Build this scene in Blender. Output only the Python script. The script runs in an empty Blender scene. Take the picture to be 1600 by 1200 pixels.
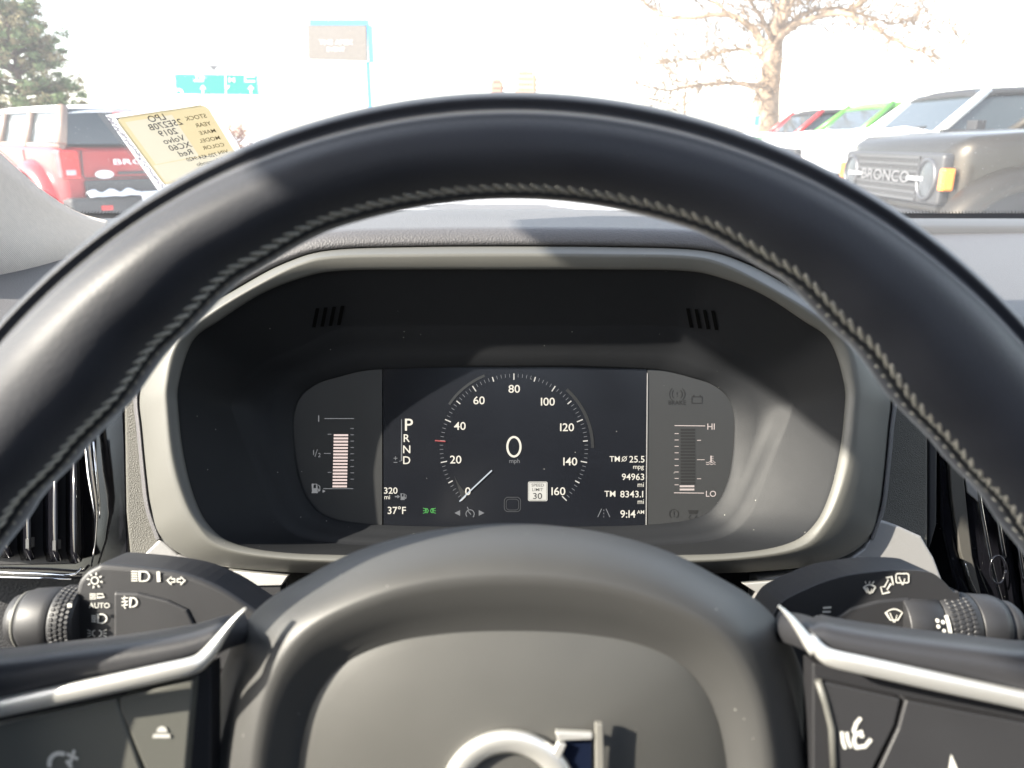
import bpy, bmesh, math, random
from mathutils import Vector, Matrix, noise
R = math.radians
sc = bpy.context.scene
COL = sc.collection
random.seed(7)
# ------------------------------------------------------------------ camera frame
F = 1208.0
PITCH = R(17.5)
C0 = Vector((0, 0, 1.3))
RT = Vector((1, 0, 0))
FW = Vector((0, math.cos(PITCH), -math.sin(PITCH)))
UP = Vector((0, math.sin(PITCH), math.cos(PITCH)))
def W(px, py, d):
    """the point seen at (px,py) lying d metres ahead along the line of sight"""
    return C0 + FW*d + RT*((px-800)/F*d) + UP*((600-py)/F*d)
def ray(px, py):
    return FW + RT*((px-800)/F) + UP*((600-py)/F)
def on_y(px, py, y):
    r = ray(px, py); return C0 + r*(y/r.y)
def on_plane(px, py, p0, n):
    r = ray(px, py); return C0 + r*((p0-C0).dot(n)/r.dot(n))
# ------------------------------------------------------------------ materials
MATS = {}
def mat(name, col, rough=.6, metal=0, bump=0, bscale=200, var=0, vscale=6, spec=.5, coat=0,
        emit=None, es=1, alpha=1, btype='noise', bdist=.001, rvar=0):
    if name in MATS: return MATS[name]
    m = bpy.data.materials.new(name); m.use_nodes = True
    nt = m.node_tree; b = nt.nodes['Principled BSDF']; L = nt.links.new
    b.inputs['Base Color'].default_value = (*col, 1)
    b.inputs['Roughness'].default_value = rough
    b.inputs['Metallic'].default_value = metal
    b.inputs['Specular IOR Level'].default_value = spec
    b.inputs['Coat Weight'].default_value = coat
    b.inputs['Coat Roughness'].default_value = .05
    b.inputs['Alpha'].default_value = alpha
    tc = nt.nodes.new('ShaderNodeTexCoord')
    if emit:
        b.inputs['Emission Color'].default_value = (*emit, 1)
        b.inputs['Emission Strength'].default_value = es
    if var or rvar:
        n = nt.nodes.new('ShaderNodeTexNoise'); n.inputs['Scale'].default_value = vscale
        n.inputs['Detail'].default_value = 6; L(tc.outputs['Object'], n.inputs['Vector'])
    if var:
        mp = nt.nodes.new('ShaderNodeMapRange'); L(n.outputs['Fac'], mp.inputs['Value'])
        mp.inputs['From Min'].default_value = .3; mp.inputs['From Max'].default_value = .7
        mp.inputs['To Min'].default_value = 1-var; mp.inputs['To Max'].default_value = 1+var
        mx = nt.nodes.new('ShaderNodeVectorMath'); mx.operation = 'SCALE'
        mx.inputs[0].default_value = col; L(mp.outputs['Result'], mx.inputs['Scale'])
        L(mx.outputs['Vector'], b.inputs['Base Color'])
    if rvar:
        mp2 = nt.nodes.new('ShaderNodeMapRange'); L(n.outputs['Fac'], mp2.inputs['Value'])
        mp2.inputs['From Min'].default_value = .3; mp2.inputs['From Max'].default_value = .7
        mp2.inputs['To Min'].default_value = max(.03, rough-rvar); mp2.inputs['To Max'].default_value = min(1, rough+rvar)
        L(mp2.outputs['Result'], b.inputs['Roughness'])
    if bump:
        if btype == 'voronoi':
            t = nt.nodes.new('ShaderNodeTexVoronoi'); out = t.outputs['Distance']
        elif btype == 'wave':
            t = nt.nodes.new('ShaderNodeTexWave'); out = t.outputs['Fac']
            t.wave_type = 'BANDS'; t.bands_direction = 'DIAGONAL'; t.inputs['Distortion'].default_value = .6
        else:
            t = nt.nodes.new('ShaderNodeTexNoise'); out = t.outputs['Fac']; t.inputs['Detail'].default_value = 4
        t.inputs['Scale'].default_value = bscale; L(tc.outputs['Object'], t.inputs['Vector'])
        bp = nt.nodes.new('ShaderNodeBump'); bp.inputs['Strength'].default_value = bump
        bp.inputs['Distance'].default_value = bdist
        L(out, bp.inputs['Height']); L(bp.outputs['Normal'], b.inputs['Normal'])
    MATS[name] = m
    return m

# ------------------------------------------------------------------ mesh helpers
class MB:
    def __init__(s): s.v = []; s.f = []; s.smooth = []
    def add(s, vs, fs, smooth=True):
        o = len(s.v); s.v += [Vector(v) for v in vs]
        s.f += [tuple(i+o for i in f) for f in fs]; s.smooth += [smooth]*len(fs)
        return s
    def grid(s, rows, closed_u=False, closed_v=False, smooth=True):
        n = len(rows[0]); m = len(rows); vs = [p for r in rows for p in r]; fs = []
        for i in range(m if closed_v else m-1):
            for j in range(n if closed_u else n-1):
                a = i*n+j; b = i*n+(j+1) % n; c = ((i+1) % m)*n+(j+1) % n; d = ((i+1) % m)*n+j
                fs.append((a, b, c, d))
        return s.add(vs, fs, smooth)
    def box(s, lo, hi, M=None, smooth=False):
        x0, y0, z0 = lo; x1, y1, z1 = hi
        vs = [(x0,y0,z0),(x1,y0,z0),(x1,y1,z0),(x0,y1,z0),(x0,y0,z1),(x1,y0,z1),(x1,y1,z1),(x0,y1,z1)]
        if M: vs = [M @ Vector(v) for v in vs]
        return s.add(vs, [(0,3,2,1),(4,5,6,7),(0,1,5,4),(1,2,6,5),(2,3,7,6),(3,0,4,7)], smooth)
    def prism(s, pts, off, smooth=False):
        """pts: 3D outline; off: extrusion vector"""
        n = len(pts); vs = list(pts)+[p+off for p in pts]
        fs = [tuple(range(n)), tuple(range(2*n-1, n-1, -1))]+[(i, (i+1) % n, n+(i+1) % n, n+i) for i in range(n)]
        return s.add(vs, fs, smooth)
    def tube(s, pts, rad, seg=10, cap=True):
        pts = [Vector(p) for p in pts]; n = len(pts)
        rs = rad if isinstance(rad, (list, tuple)) else [rad]*n
        rows = []; prev = None
        for i, p in enumerate(pts):
            t = (pts[min(i+1, n-1)]-pts[max(i-1, 0)]).normalized()
            a = (prev - t*prev.dot(t)) if prev is not None else t.orthogonal()
            if a.length < 1e-6: a = t.orthogonal()
            a.normalize(); prev = a; b = t.cross(a)
            rows.append([p+(a*math.cos(k*2*math.pi/seg)+b*math.sin(k*2*math.pi/seg))*rs[i] for k in range(seg)])
        s.grid(rows, closed_u=True)
        if cap:
            o = len(s.v); s.v += rows[0]+rows[-1]
            s.f += [tuple(o+seg-1-k for k in range(seg)), tuple(o+seg+k for k in range(seg))]; s.smooth += [False]*2
        return s
    def build(s, name, m, parent=None, bevel=0, subsurf=0, solid=0):
        me = bpy.data.meshes.new(name); me.from_pydata([tuple(v) for v in s.v], [], s.f)
        me.polygons.foreach_set('use_smooth', s.smooth)
        me.materials.append(m); me.validate(); me.update()
        bm = bmesh.new(); bm.from_mesh(me)
        bmesh.ops.remove_doubles(bm, verts=bm.verts, dist=1e-6) if len(bm.verts) < 60000 else None
        if not getattr(s, 'keepn', False): bmesh.ops.recalc_face_normals(bm, faces=bm.faces)
        bm.to_mesh(me); bm.free()
        o = bpy.data.objects.new(name, me); COL.objects.link(o)
        if parent is not None:
            o.parent = parent
            o.matrix_parent_inverse = parent_world(parent).inverted()
        if solid:
            md = o.modifiers.new('solid', 'SOLIDIFY'); md.thickness = solid; md.offset = -1
        if bevel:
            md = o.modifiers.new('bevel', 'BEVEL'); md.width = bevel; md.segments = 3; md.limit_method = 'ANGLE'; md.angle_limit = R(40)
        if subsurf:
            md = o.modifiers.new('sub', 'SUBSURF'); md.levels = subsurf; md.render_levels = subsurf
        return o
def parent_world(p):
    m = p.matrix_basis.copy()
    q = p
    while q.parent:
        m = q.parent.matrix_basis @ q.matrix_parent_inverse @ m; q = q.parent
    return m
def thing(name, label, cat, loc=(0,0,0), group=None):
    o = bpy.data.objects.new(name, None); COL.objects.link(o); o.location = loc
    o.empty_display_size = .1
    o['label'] = label; o['category'] = cat
    if group: o['group'] = group
    return o
def tag(o, label, cat, group=None, kind=None):
    o['label'] = label; o['category'] = cat
    if group: o['group'] = group
    if kind: o['kind'] = kind
    return o
def catmull(pts, n=6, closed=False):
    P = [Vector(p) for p in pts]; m = len(P); out = []
    for i in range(m if closed else m-1):
        if closed: a, b, c, d = P[i-1], P[i], P[(i+1) % m], P[(i+2) % m]
        else: a, b, c, d = P[max(i-1, 0)], P[i], P[i+1], P[min(i+2, m-1)]
        for k in range(n):
            t = k/n
            out.append(.5*((2*b)+(c-a)*t+(2*a-5*b+4*c-d)*t*t+(3*b-a-3*c+d)*t**3))
    if not closed: out.append(P[-1])
    return out
_tc = {}
def text_geo(s, off=.008):
    if (s, off) in _tc: return _tc[(s, off)]
    cu = bpy.data.curves.new('t', 'FONT'); cu.body = s; cu.resolution_u = 4; cu.offset = off
    o = bpy.data.objects.new('t', cu); COL.objects.link(o)
    dg = bpy.context.evaluated_depsgraph_get(); me = o.evaluated_get(dg).to_mesh()
    vs = [(v.co.x, v.co.y) for v in me.vertices]; fs = [tuple(p.vertices) for p in me.polygons]
    bpy.data.objects.remove(o); bpy.data.curves.remove(cu)
    _tc[(s, off)] = (vs, fs); return vs, fs
CAPH = None
def put_text(mb, s, x, y, h, fn, anchor='c', sx=1, rot=0, flip=False):
    """x,y: px position (left / centre / right on the baseline middle), h: cap height; fn maps (px,py)->world"""
    global CAPH
    if CAPH is None:
        vs, _ = text_geo('H'); CAPH = max(v[1] for v in vs)
    vs, fs = text_geo(s, .008 if h >= 8 and h > .2 else .004)
    k = h/CAPH; x0 = min(v[0] for v in vs); x1 = max(v[0] for v in vs)
    ox = {'l': x0, 'c': (x0+x1)/2, 'r': x1}[anchor]
    ca, sa = math.cos(rot), math.sin(rot)
    out = []
    for vx, vy in vs:
        u = (vx-ox)*k*sx*(-1 if flip else 1); v = (vy-CAPH/2)*k
        out.append(fn(x+u*ca-v*sa, y-(u*sa+v*ca)))
    mb.add(out, fs, False)
def stroke(mb, pts, w, fn, closed=False):
    """thin drawn line of width w through 2-D points"""
    P = [Vector((p[0], p[1])) for p in pts]; n = len(P); rows = []
    for i, p in enumerate(P):
        a = P[i-1] if (closed or i > 0) else p; b = P[(i+1) % n] if (closed or i < n-1) else p
        t = (b-a)
        if t.length < 1e-9: t = Vector((1, 0))
        t.normalize(); nn = Vector((-t.y, t.x))*w/2
        if 0 < i < n-1 or closed:
            e = (P[(i+1) % n]-p)
            if e.length > 1e-9:
                e.normalize(); c = max(.5, abs(Vector((-e.y, e.x)).dot(Vector((-t.y, t.x))))); nn /= c
        rows.append([fn(p.x-nn.x, p.y-nn.y), fn(p.x+nn.x, p.y+nn.y)])
    if closed: rows.append(rows[0])
    mb.grid(rows, smooth=False)
def poly(mb, pts, fn): mb.add([fn(*p) for p in pts], [tuple(range(len(pts)))], False)
def arc(cx, cy, r, a0, a1, n=16, ry=None):
    ry = r if ry is None else ry
    return [(cx+r*math.cos(R(a0+(a1-a0)*k/n)), cy-ry*math.sin(R(a0+(a1-a0)*k/n))) for k in range(n+1)]

# ------------------------------------------------------------------ material palette
M_rim = mat('rim_leather', (.021,.0225,.029), .56, spec=.35, bump=.35, bscale=900, bdist=.0003, var=.15, vscale=25, rvar=.08)
M_rimseam = mat('seam_leather', (.012,.013,.015), .5)
M_thread = mat('thread', (.34,.325,.28), .8, bump=.3, bscale=2500)
M_hub = mat('hub_plastic', (.046,.0455,.044), .52, bump=.25, bscale=1800, bdist=.0002, var=.06, vscale=18, rvar=.06)
M_hubface = mat('hub_face_plastic', (.058,.057,.053), .48, bump=.3, bscale=1800, bdist=.0002, var=.08, vscale=14, rvar=.06)
M_satin = mat('satin_metal', (.88,.87,.83), .36, metal=.75, bump=.05, bscale=900)
M_satin_pl = mat('brushed_trim', (.30,.295,.29), .42, metal=.3, bump=.12, bscale=500)
M_chrome = mat('chrome', (.75,.75,.76), .1, metal=1)
M_button_lit = mat('button_plastic_lit', (.10,.10,.088), .5, bump=.15, bscale=1500, bdist=.0002)  # left buttons only: sunlight put into the colour, right ones stay dark
M_gloss = mat('gloss_black', (.006,.006,.008), .12, spec=.6, rvar=.05, vscale=30)
M_dark = mat('dark_plastic', (.012,.012,.014), .6)
M_bezel = mat('bezel_plastic', (.10,.099,.09), .5, bump=.2, bscale=1500, bdist=.0002, rvar=.05, vscale=20)
M_inner = mat('cluster_inner_plastic', (.009,.010,.012), .62, spec=.35, bump=.25, bscale=1500, bdist=.0003, rvar=.05, vscale=20)
M_dash = mat('dash_vinyl', (.078,.076,.08), .55, bump=.3, bscale=800, btype='voronoi', bdist=.0008, var=.06, vscale=8)
M_dashfine = mat('dash_fine_vinyl', (.06,.058,.062), .55, bump=.5, bscale=700, btype='voronoi', bdist=.0005)
M_stalk = mat('stalk_plastic', (.022,.022,.024), .5, bump=.15, bscale=1500, bdist=.0002, rvar=.06, vscale=30)
M_icon = mat('white_print', (.55,.54,.50), .6)
M_fabric = mat('pillar_fabric', (.56,.50,.44), .9, bump=.6, bscale=260, btype='wave', bdist=.0006, var=.05, vscale=200)
M_sidepanel = mat('gauge_panel', (.03,.031,.032), .35, rvar=.05, vscale=12)
M_screen = mat('screen_glass', (.008,.009,.012), .22, rvar=.06, vscale=14)
def specks(m, scale, thr, col=(.25,.25,.23)):
    nt = m.node_tree; b = nt.nodes['Principled BSDF']; tc = nt.nodes.new('ShaderNodeTexCoord'); v = nt.nodes.new('ShaderNodeTexVoronoi'); v.inputs['Scale'].default_value = scale
    lt = nt.nodes.new('ShaderNodeMath'); lt.operation = 'LESS_THAN'; lt.inputs[1].default_value = thr; mx = nt.nodes.new('ShaderNodeMix'); mx.data_type = 'RGBA'
    nt.links.new(tc.outputs['Object'], v.inputs['Vector']); nt.links.new(v.outputs['Distance'], lt.inputs[0]); nt.links.new(lt.outputs[0], mx.inputs['Factor'])
    src = b.inputs['Base Color'].links
    if src: nt.links.new(src[0].from_socket, mx.inputs[6])
    else: mx.inputs[6].default_value = b.inputs['Base Color'].default_value
    mx.inputs[7].default_value = (*col, 1); nt.links.new(mx.outputs[2], b.inputs['Base Color'])
for m_, sc_, th_ in ((M_screen,70,.022),(M_inner,90,.03),(M_sidepanel,80,.025),(M_bezel,110,.03),(M_gloss,110,.035),(M_hub,120,.03)): specks(m_, sc_, th_)
def glow(name, col, s): return mat(name, (.01,.01,.01), .5, emit=col, es=s)
G_white = glow('lcd_white', (1,.93,.78), .26)
G_dim = glow('lcd_dim', (.8,.82,.85), .07)
G_grey = glow('lcd_grey', (.8,.85,.9), .022)
G_faint = glow('lcd_faint', (.5,.55,.6), .006)
G_green = glow('lcd_green', (.12,.9,.14), .14)
G_red = glow('lcd_red', (1,.12,.12), .13)
G_bar = glow('lcd_bar', (1,.80,.74), .24)
G_blue = glow('lcd_blue', (.25,.42,.6), .03)
G_bluef = glow('lcd_blue_faint', (.2,.4,.6), .003)
M_unlit = mat('unlit_segment', (.012,.012,.012), .5)

for m_, w_ in ((M_rim,.6),(M_dash,.1),(M_dashfine,.1)):
    b_ = m_.node_tree.nodes['Principled BSDF']; b_.inputs['Sheen Weight'].default_value = w_; b_.inputs['Sheen Roughness'].default_value = .35
# ================================================================== INSTRUMENT CLUSTER
def mirrored(half, cx, cz=None):
    """half outline top centre -> bottom centre, mirrored about cx and closed"""
    r = [(2*cx-x, y) for x, y in half[1:-1]][::-1]
    return half+r
def ring(half, cx, d, n=6):
    pts = catmull([(x, y, 0) for x, y in mirrored(half, cx)], n, True)
    return [W(p.x, p.y, d) for p in pts]
hO = [(798,385),(650,386),(517,391),(448,410),(379,446),(278,510),(232,570),(217,620),(221,671),(228,744),(235,795),(251,841),(310,877),(425,893),(600,897),(798,898)]
hR = [(798,397),(650,398),(530,400),(471,411),(400,446),(324,492),(274,538),(259,600),(259,640),(266,710),(280,765),(303,815),(342,854),(440,872),(600,878),(798,880)]
hI = [(798,421),(650,421),(530,423),(472,434),(407,460),(343,501),(301,533),(279,600),(279,645),(287,712),(303,775),(326,820),(366,849),(450,864),(600,868),(798,870)]
hB1 = [(798,512),(680,512),(560,512),(520,520),(470,545),(420,565),(390,590),(366,625),(370,655),(393,710),(415,765),(435,808),(470,838),(540,850),(650,853),(798,853)]
hB2 = [(798,530),(680,530),(565,531),(528,537),(482,558),(432,577),(404,598),(386,628),(390,655),(410,708),(432,760),(452,798),(482,824),(545,836),(650,840),(798,840)]
hC = [(798,574),(700,574),(597,577),(560,581),(525,590),(495,600),(470,620),(459,650),(459,690),(463,725),(470,755),(485,785),(510,806),(560,817),(650,822),(798,823)]
cl = thing('instrument_cluster', 'digital instrument cluster with speedometer in hooded grey bezel behind the steering wheel', 'instrument cluster', W(800,880,.5))
def lerp_half(a, b, t): return [((1-t)*p[0]+t*q[0], (1-t)*p[1]+t*q[1]) for p, q in zip(a, b)]
mb = MB()
mb.grid([ring(hO, 805, .52), ring(hO, 805, .476), ring(lerp_half(hO,hR,.08), 804.5, .470), ring(lerp_half(hO,hR,.85), 799, .4545), ring(hR, 798, .4535),
         ring(lerp_half(hR,hI,.2), 798, .4537), ring(lerp_half(hR,hI,.8), 799, .457), ring(hI, 799, .4585), ring(hI, 799, .462)], closed_u=True)
mb.build('bezel', M_bezel, cl)
mb = MB()
mb.grid([ring(hI, 799, .461), ring(lerp_half(hI,hB1,.06), 799, .464), ring(lerp_half(hI,hB1,.94), 800, .497), ring(hB1, 800, .499), ring(lerp_half(hB1,hB2,.4), 800, .5005),
         ring(hB2, 801, .505), ring(lerp_half(hB2,hC,.5), 802, .5105), ring(lerp_half(hB2,hC,.93), 803, .5135), ring(hC, 803, .5155)], closed_u=True)
shroud = mb.build('inner_shroud', M_inner, cl)
# screen panels: left gauge panel, centre display, right gauge panel
DS = .515
def S(px, py): return W(px, py, .5163)
def S2(px, py): return W(px, py, .5158)
outl = [(p.x, p.y) for p in catmull([(x, y, 0) for x, y in mirrored([(x, y) for x, y in hC], 803)], 6, True)]
def clip(pts, xc, keep_less):
    out = []
    for i in range(len(pts)):
        a, b = pts[i], pts[(i+1) % len(pts)]
        ia = (a[0] < xc) == keep_less; ib = (b[0] < xc) == keep_less
        if ia: out.append(a)
        if ia != ib:
            t = (xc-a[0])/(b[0]-a[0]); out.append((xc, a[1]+(b[1]-a[1])*t))
    return out
def grow(pts, e):
    cx, cy = 803, 700
    return [(x+(6 if x > cx else -6)*e*(abs(x-cx) > 230), y+(4 if y > cy else -4)*e) for x, y in pts]
big = grow(outl, 1)
left = clip(big, 597, True); right = clip(big, 1012, False); mid = clip(clip(big, 598.5, False), 1010.5, True)
def plate(pts, d): 
    m = MB(); m.prism([W(x, y, d) for x, y in pts], FW*.004); return m
plate(left, .516).build('fuel_panel', M_sidepanel, cl)
plate(right, .516).build('temperature_panel', M_sidepanel, cl)
disp = plate(mid, .5165).build('display_screen', M_screen, cl)
mb = MB(); stroke(mb, [(1011.5,583),(1009.5,824)], 1.6, lambda x, y: W(x, y, .5155)); mb.build('display_edge', M_satin_pl, cl)
# fuel gauge
mb = MB()
for k in range(17):
    y = 678.5+k*5.0-(k*.0); x0 = 521.5-k*.12
    poly(mb, [(x0, y), (x0+22.5, y), (x0+22.5, y+3.0), (x0, y+3.0)], S2)
mb.build('fuel_bar', G_bar, cl)
mb = MB()
stroke(mb, [(507,654),(553,654)], 1.1, S2); stroke(mb, [(505,763.5),(552,763.5)], 1.1, S2); stroke(mb, [(498,649),(498,659)], 1.5, S2)
stroke(mb, [(506,708.5),(517,708.5)], 1, S2)
for y in (678.5, 738): stroke(mb, [(512,y),(518,y)], 1, S2)
for k in range(9): stroke(mb, [(547.5,669.5+k*9.9),(553,669.5+k*9.9)], 1, S2)
put_text(mb, '½', 495, 708, 10, S2) if False else None
stroke(mb, [(490,703),(490,711)], 1.1, S2); stroke(mb, [(492,714),(496,702)], .9, S2); put_text(mb, '2', 499, 711, 6.5, S2)
poly(mb, [(504,765),(509,767.5),(504,770)], S2)
mb.build('gauge_scale', G_dim, cl)
def pump(mb, x, y, s, fn):
    stroke(mb, [(x-s*.35,y+s*.5),(x-s*.35,y-s*.5),(x+s*.15,y-s*.5),(x+s*.15,y+s*.5)], s*.14, fn, True)
    poly(mb, [(x-s*.35,y-.02*s),(x+s*.15,y-.02*s),(x+s*.15,y+s*.5),(x-s*.35,y+s*.5)], lambda a, b: fn(a, b))
    stroke(mb, [(x-s*.48,y+s*.52),(x+s*.28,y+s*.52)], s*.12, fn)
    stroke(mb, [(x+s*.2,y+.05*s),(x+s*.35,y+.1*s),(x+s*.4,y+s*.35),(x+s*.52,y+s*.3),(x+s*.52,y-s*.2),(x+s*.35,y-s*.42)], s*.1, fn)
mb = MB(); pump(mb, 493, 763, 13, S2); mb.build('fuel_symbol', G_dim, cl)
# temperature gauge
mb = MB()
for k in range(18):
    y = 670+k*4.9
    poly(mb, [(1063.5,y),(1086,y),(1086,y+3.1),(1063.5,y+3.1)], S2)
mb.build('unlit_segments', M_unlit, cl)
mb = MB()
for y in (758.3, 763.4): poly(mb, [(1062,y),(1085,y),(1085,y+3),(1062,y+3)], S2)
stroke(mb, [(1054,665),(1102,665.5)], 1.3, S2); stroke(mb, [(1053,770),(1100,770.5)], 1.3, S2)
for k in range(9): stroke(mb, [(1054,677.5+k*10),(1060.5,677.5+k*10)], 1.1, S2)
for y in (688, 748): stroke(mb, [(1089,y),(1095.5,y)], 1.1, S2)
stroke(mb, [(1089,718.3),(1101,718.3)], 1, S2)
put_text(mb, 'HI', 1111, 666.5, 9.5, S2); put_text(mb, 'LO', 1111, 771.5, 9, S2)
stroke(mb, [(1111,712),(1111,722)], 2.2, S2)
for y in (713, 716, 719): stroke(mb, [(1111,y),(1115,y)], .8, S2)
for yy in (722, 725): stroke(mb, [(1103,yy),(1106,yy+1),(1109,yy-.5),(1112,yy+1),(1115,yy-.5),(1118,yy+.8)], .9, S2)
mb.build('temperature_scale', glow('lcd_warm', (1,.84,.76), .2), cl)
mb = MB()   # unlit warning symbols printed on the right panel
put_text(mb, 'BRAKE', 1058, 629, 6.5, S2)
for r in (8, 12): stroke(mb, arc(1058,616,r,-50,50), 1, S2); stroke(mb, arc(1058,616,r,130,230), 1, S2)
put_text(mb, '!', 1058, 616, 7, S2); mb.build('brake_symbol', M_unlit, cl); mb = MB()
stroke(mb, [(1081,620),(1097,620),(1097,630),(1081,630)], 1, S2, True); stroke(mb, [(1084,617),(1084,620)], 2, S2); stroke(mb, [(1094,617),(1094,620)], 2, S2)
mb.build('battery_symbol', M_unlit, cl); mb = MB()
stroke(mb, arc(1053,803,7,-60,240), 1.2, S2); put_text(mb, '!', 1053, 803, 8, S2); mb.build('tyre_symbol', M_unlit, cl); mb = MB()
poly(mb, [(1075,797),(1091,797),(1089,803),(1077,803)], S2); stroke(mb, [(1079,805),(1076,809),(1081,812)], 1, S2); stroke(mb, [(1089,805),(1086,809),(1091,812)], 1, S2)
mb.build('skid_symbol', M_unlit, cl)
# speedometer
CX, CY = 803, 700
def pol(r, mph): a = R(-135+mph*270/160); return (CX+r*math.sin(a), CY-r*math.cos(a))
mb = MB()
for v in range(0, 161, 20): stroke(mb, [pol(106.5,v), pol(116.5,v)], 1.7, S)
for v in range(10, 160, 20): stroke(mb, [pol(108.5,v), pol(116,v)], 1.8, S)
mb.build('scale_mark', glow('lcd_tick', (1,.95,.85), .2), disp)
mb = MB()
for v in range(0, 161, 2):
    if v % 10: stroke(mb, [pol(110.5,v), pol(116,v)], .8, S)
mb.build('fine_scale_mark', G_dim, disp)
mb = MB()
for s_, x, y in (('0',731,767.5),('20',712,718),('40',718.5,665.5),('60',748.5,625.5),('80',803.5,607.5),('I00',856,627.5),('I20',886,667.5),('I40',891,721),('I60',872.5,767.5)):
    put_text(mb, s_, x, y, 12, S, sx=1.08)
mb.build('scale_digits', G_white, disp); mb = MB()
stroke(mb, [(p[0], p[1]) for p in arc(803,698,10.3,0,360,32,ry=15.2)], 3.3, S, True)
mb.build('speed_digit', G_white, disp); mb = MB()
put_text(mb, 'P', 639, 663.5, 18.5, S, sx=1.05); 
for s_, y in (('R',684.5),('N',702),('D',719)): put_text(mb, s_, 635.5, y, 12, S)
mb.build('gear_letters', G_white, disp); mb = MB()
put_text(mb, '320', 610.5, 766.5, 9.5, S, sx=1.08); put_text(mb, 'mi', 605, 776.5, 6.8, S)
mb.build('range_readout', G_white, disp); mb = MB()
put_text(mb, '37°F', 620, 797.5, 11, S)
mb.build('temperature_readout', G_white, disp); mb = MB()
put_text(mb, '25.5', 1007, 717.5, 10, S, 'r'); put_text(mb, 'TM', 960.5, 717, 8.5, S); put_text(mb, 'mpg', 1006, 729, 7, S, 'r')
stroke(mb, arc(975.5,717,3.4,0,360), 1, S, True); stroke(mb, [(971,721.5),(980,712.5)], .9, S)
mb.build('trip_readout', G_white, disp); mb = MB()
put_text(mb, '94963', 1006.5, 745, 9.8, S, 'r', sx=1.02); put_text(mb, 'mi', 1006, 757, 7.5, S, 'r')
mb.build('odometer_readout', G_white, disp); mb = MB()
put_text(mb, 'TM', 953, 771.5, 9, S); put_text(mb, '8343.I', 1005, 772, 10, S, 'r', sx=1.04); put_text(mb, 'mi', 1006, 783.5, 7.5, S, 'r')
mb.build('trip_readout', G_white, disp); mb = MB()
put_text(mb, '9:I4', 993, 803, 11.5, S, 'r'); put_text(mb, 'AM', 1006.5, 800, 5.6, S, 'r')
mb.build('clock_readout', G_white, disp)
mb = MB()
put_text(mb, 'mph', 804, 720, 6.8, S); mb.build('speed_unit', G_dim, disp); mb = MB(); stroke(mb, [(627.5,655),(627.5,720),(624,720.5)], 1.1, S)
mb.build('gear_line', G_dim, disp); mb = MB()
stroke(mb, [(618,713),(618,719)], 1.1, S); stroke(mb, [(615,716),(621,716)], 1.1, S); stroke(mb, [(615,722.5),(621,722.5)], 1.1, S)
mb.build('gear_symbol', G_dim, disp); mb = MB()
stroke(mb, [(617,776),(622,776)], 2, S); poly(mb, [(621,773),(625,776),(621,779)], S); pump(mb, 630, 776, 9, S)
mb.build('fuel_symbol', G_dim, disp); mb = MB()
poly(mb, [(719,797),(719,806),(710,801.5)], S); poly(mb, [(748,797),(748,806),(757,801.5)], S)
stroke(mb, arc(734.5,803,6.5,-40,220), 1.3, S); stroke(mb, [(730,797),(736,804)], 1.3, S); stroke(mb, [(730,792),(732,796)], 1.3, S); stroke(mb, [(739,808),(741,806)], 1.3, S)
mb.build('cruise_symbol', G_dim, disp); mb = MB()
stroke(mb, [(934,808),(940,795)], 1.3, S); stroke(mb, [(953,808),(947,795)], 1.3, S)
for y in (796, 801, 806): stroke(mb, [(943.5,y),(943.5,y+2.5)], .9, S)
mb.build('lane_symbol', G_dim, disp)
mb = MB()
rr = lambda x0,y0,x1,y1,r: arc(x1-r,y0+r,r,0,90,5)+arc(x0+r,y0+r,r,90,180,5)+arc(x0+r,y1-r,r,180,270,5)+arc(x1-r,y1-r,r,270,360,5)
stroke(mb, rr(788,777,813.5,799.5,6), 1, S, True); stroke(mb, rr(791,780,810.5,797,5), .8, S, True)
mb.build('car_outline', G_grey, disp); mb = MB()
stroke(mb, arc(CX, CY, 122, 112, 146, 20), 4, S)
mb.build('dial_glow', glow('glow_arc', (.5,.65,.8), .008), disp)
mb = MB(); stroke(mb, arc(CX, CY, 123, 0, 48, 20), 5, S); 
mb.build('dial_glow', G_bluef, disp); mb = MB(); poly(mb, [(722,781),(768,736)]+arc(CX,CY,103,205,224,6)[::-1], lambda x, y: W(x,y,.51637)); mb.build('needle_glow', G_bluef, disp)
mb = MB(); stroke(mb, [(718,783.5),(733,768.5),(768.5,735)], 2, S2); mb.build('needle', glow('lcd_needle', (.85,.93,1), .2), disp)
mb = MB(); stroke(mb, [(679.5,688.3),(696,689.8)], 2, S2); mb.build('red_mark', G_red, disp)
mb = MB()
for sg in (1, -1):
    x = 671-sg*4.0; stroke(mb, arc(x-sg*0, 798, 3.2, 90 if sg > 0 else -90, (270 if sg > 0 else 90) , 8) if False else [(x-sg*1.5,794.5),(x+sg*1,795),(x+sg*2.2,798),(x+sg*1,801),(x-sg*1.5,801.5)], 1.2, S, True)
    for dy in (-3.2, 0, 3.2): stroke(mb, [(x-sg*2.6,798+dy*.9),(x-sg*6,798+dy*1.3)], 1, S)
mb.build('green_light_symbol', G_green, disp)
mb = MB(); poly(mb, rr(825,752.5,855.5,783,2.5), S); lim = mb.build('speed_limit_sign', glow('lcd_sign', (1,.96,.86), .22), disp)
mb = MB(); stroke(mb, rr(826.3,753.8,854.2,781.7,2), .6, S2, True)
put_text(mb, 'SPEED', 840.2, 758, 4.6, S2, sx=1.1); put_text(mb, 'LIMIT', 840.2, 765, 4.6, S2, sx=1.1); put_text(mb, '30', 840, 775, 9.2, S2, sx=1.15)
mb.build('sign_lettering', mat('black_print', (.01,.01,.01), .6), disp)
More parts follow.
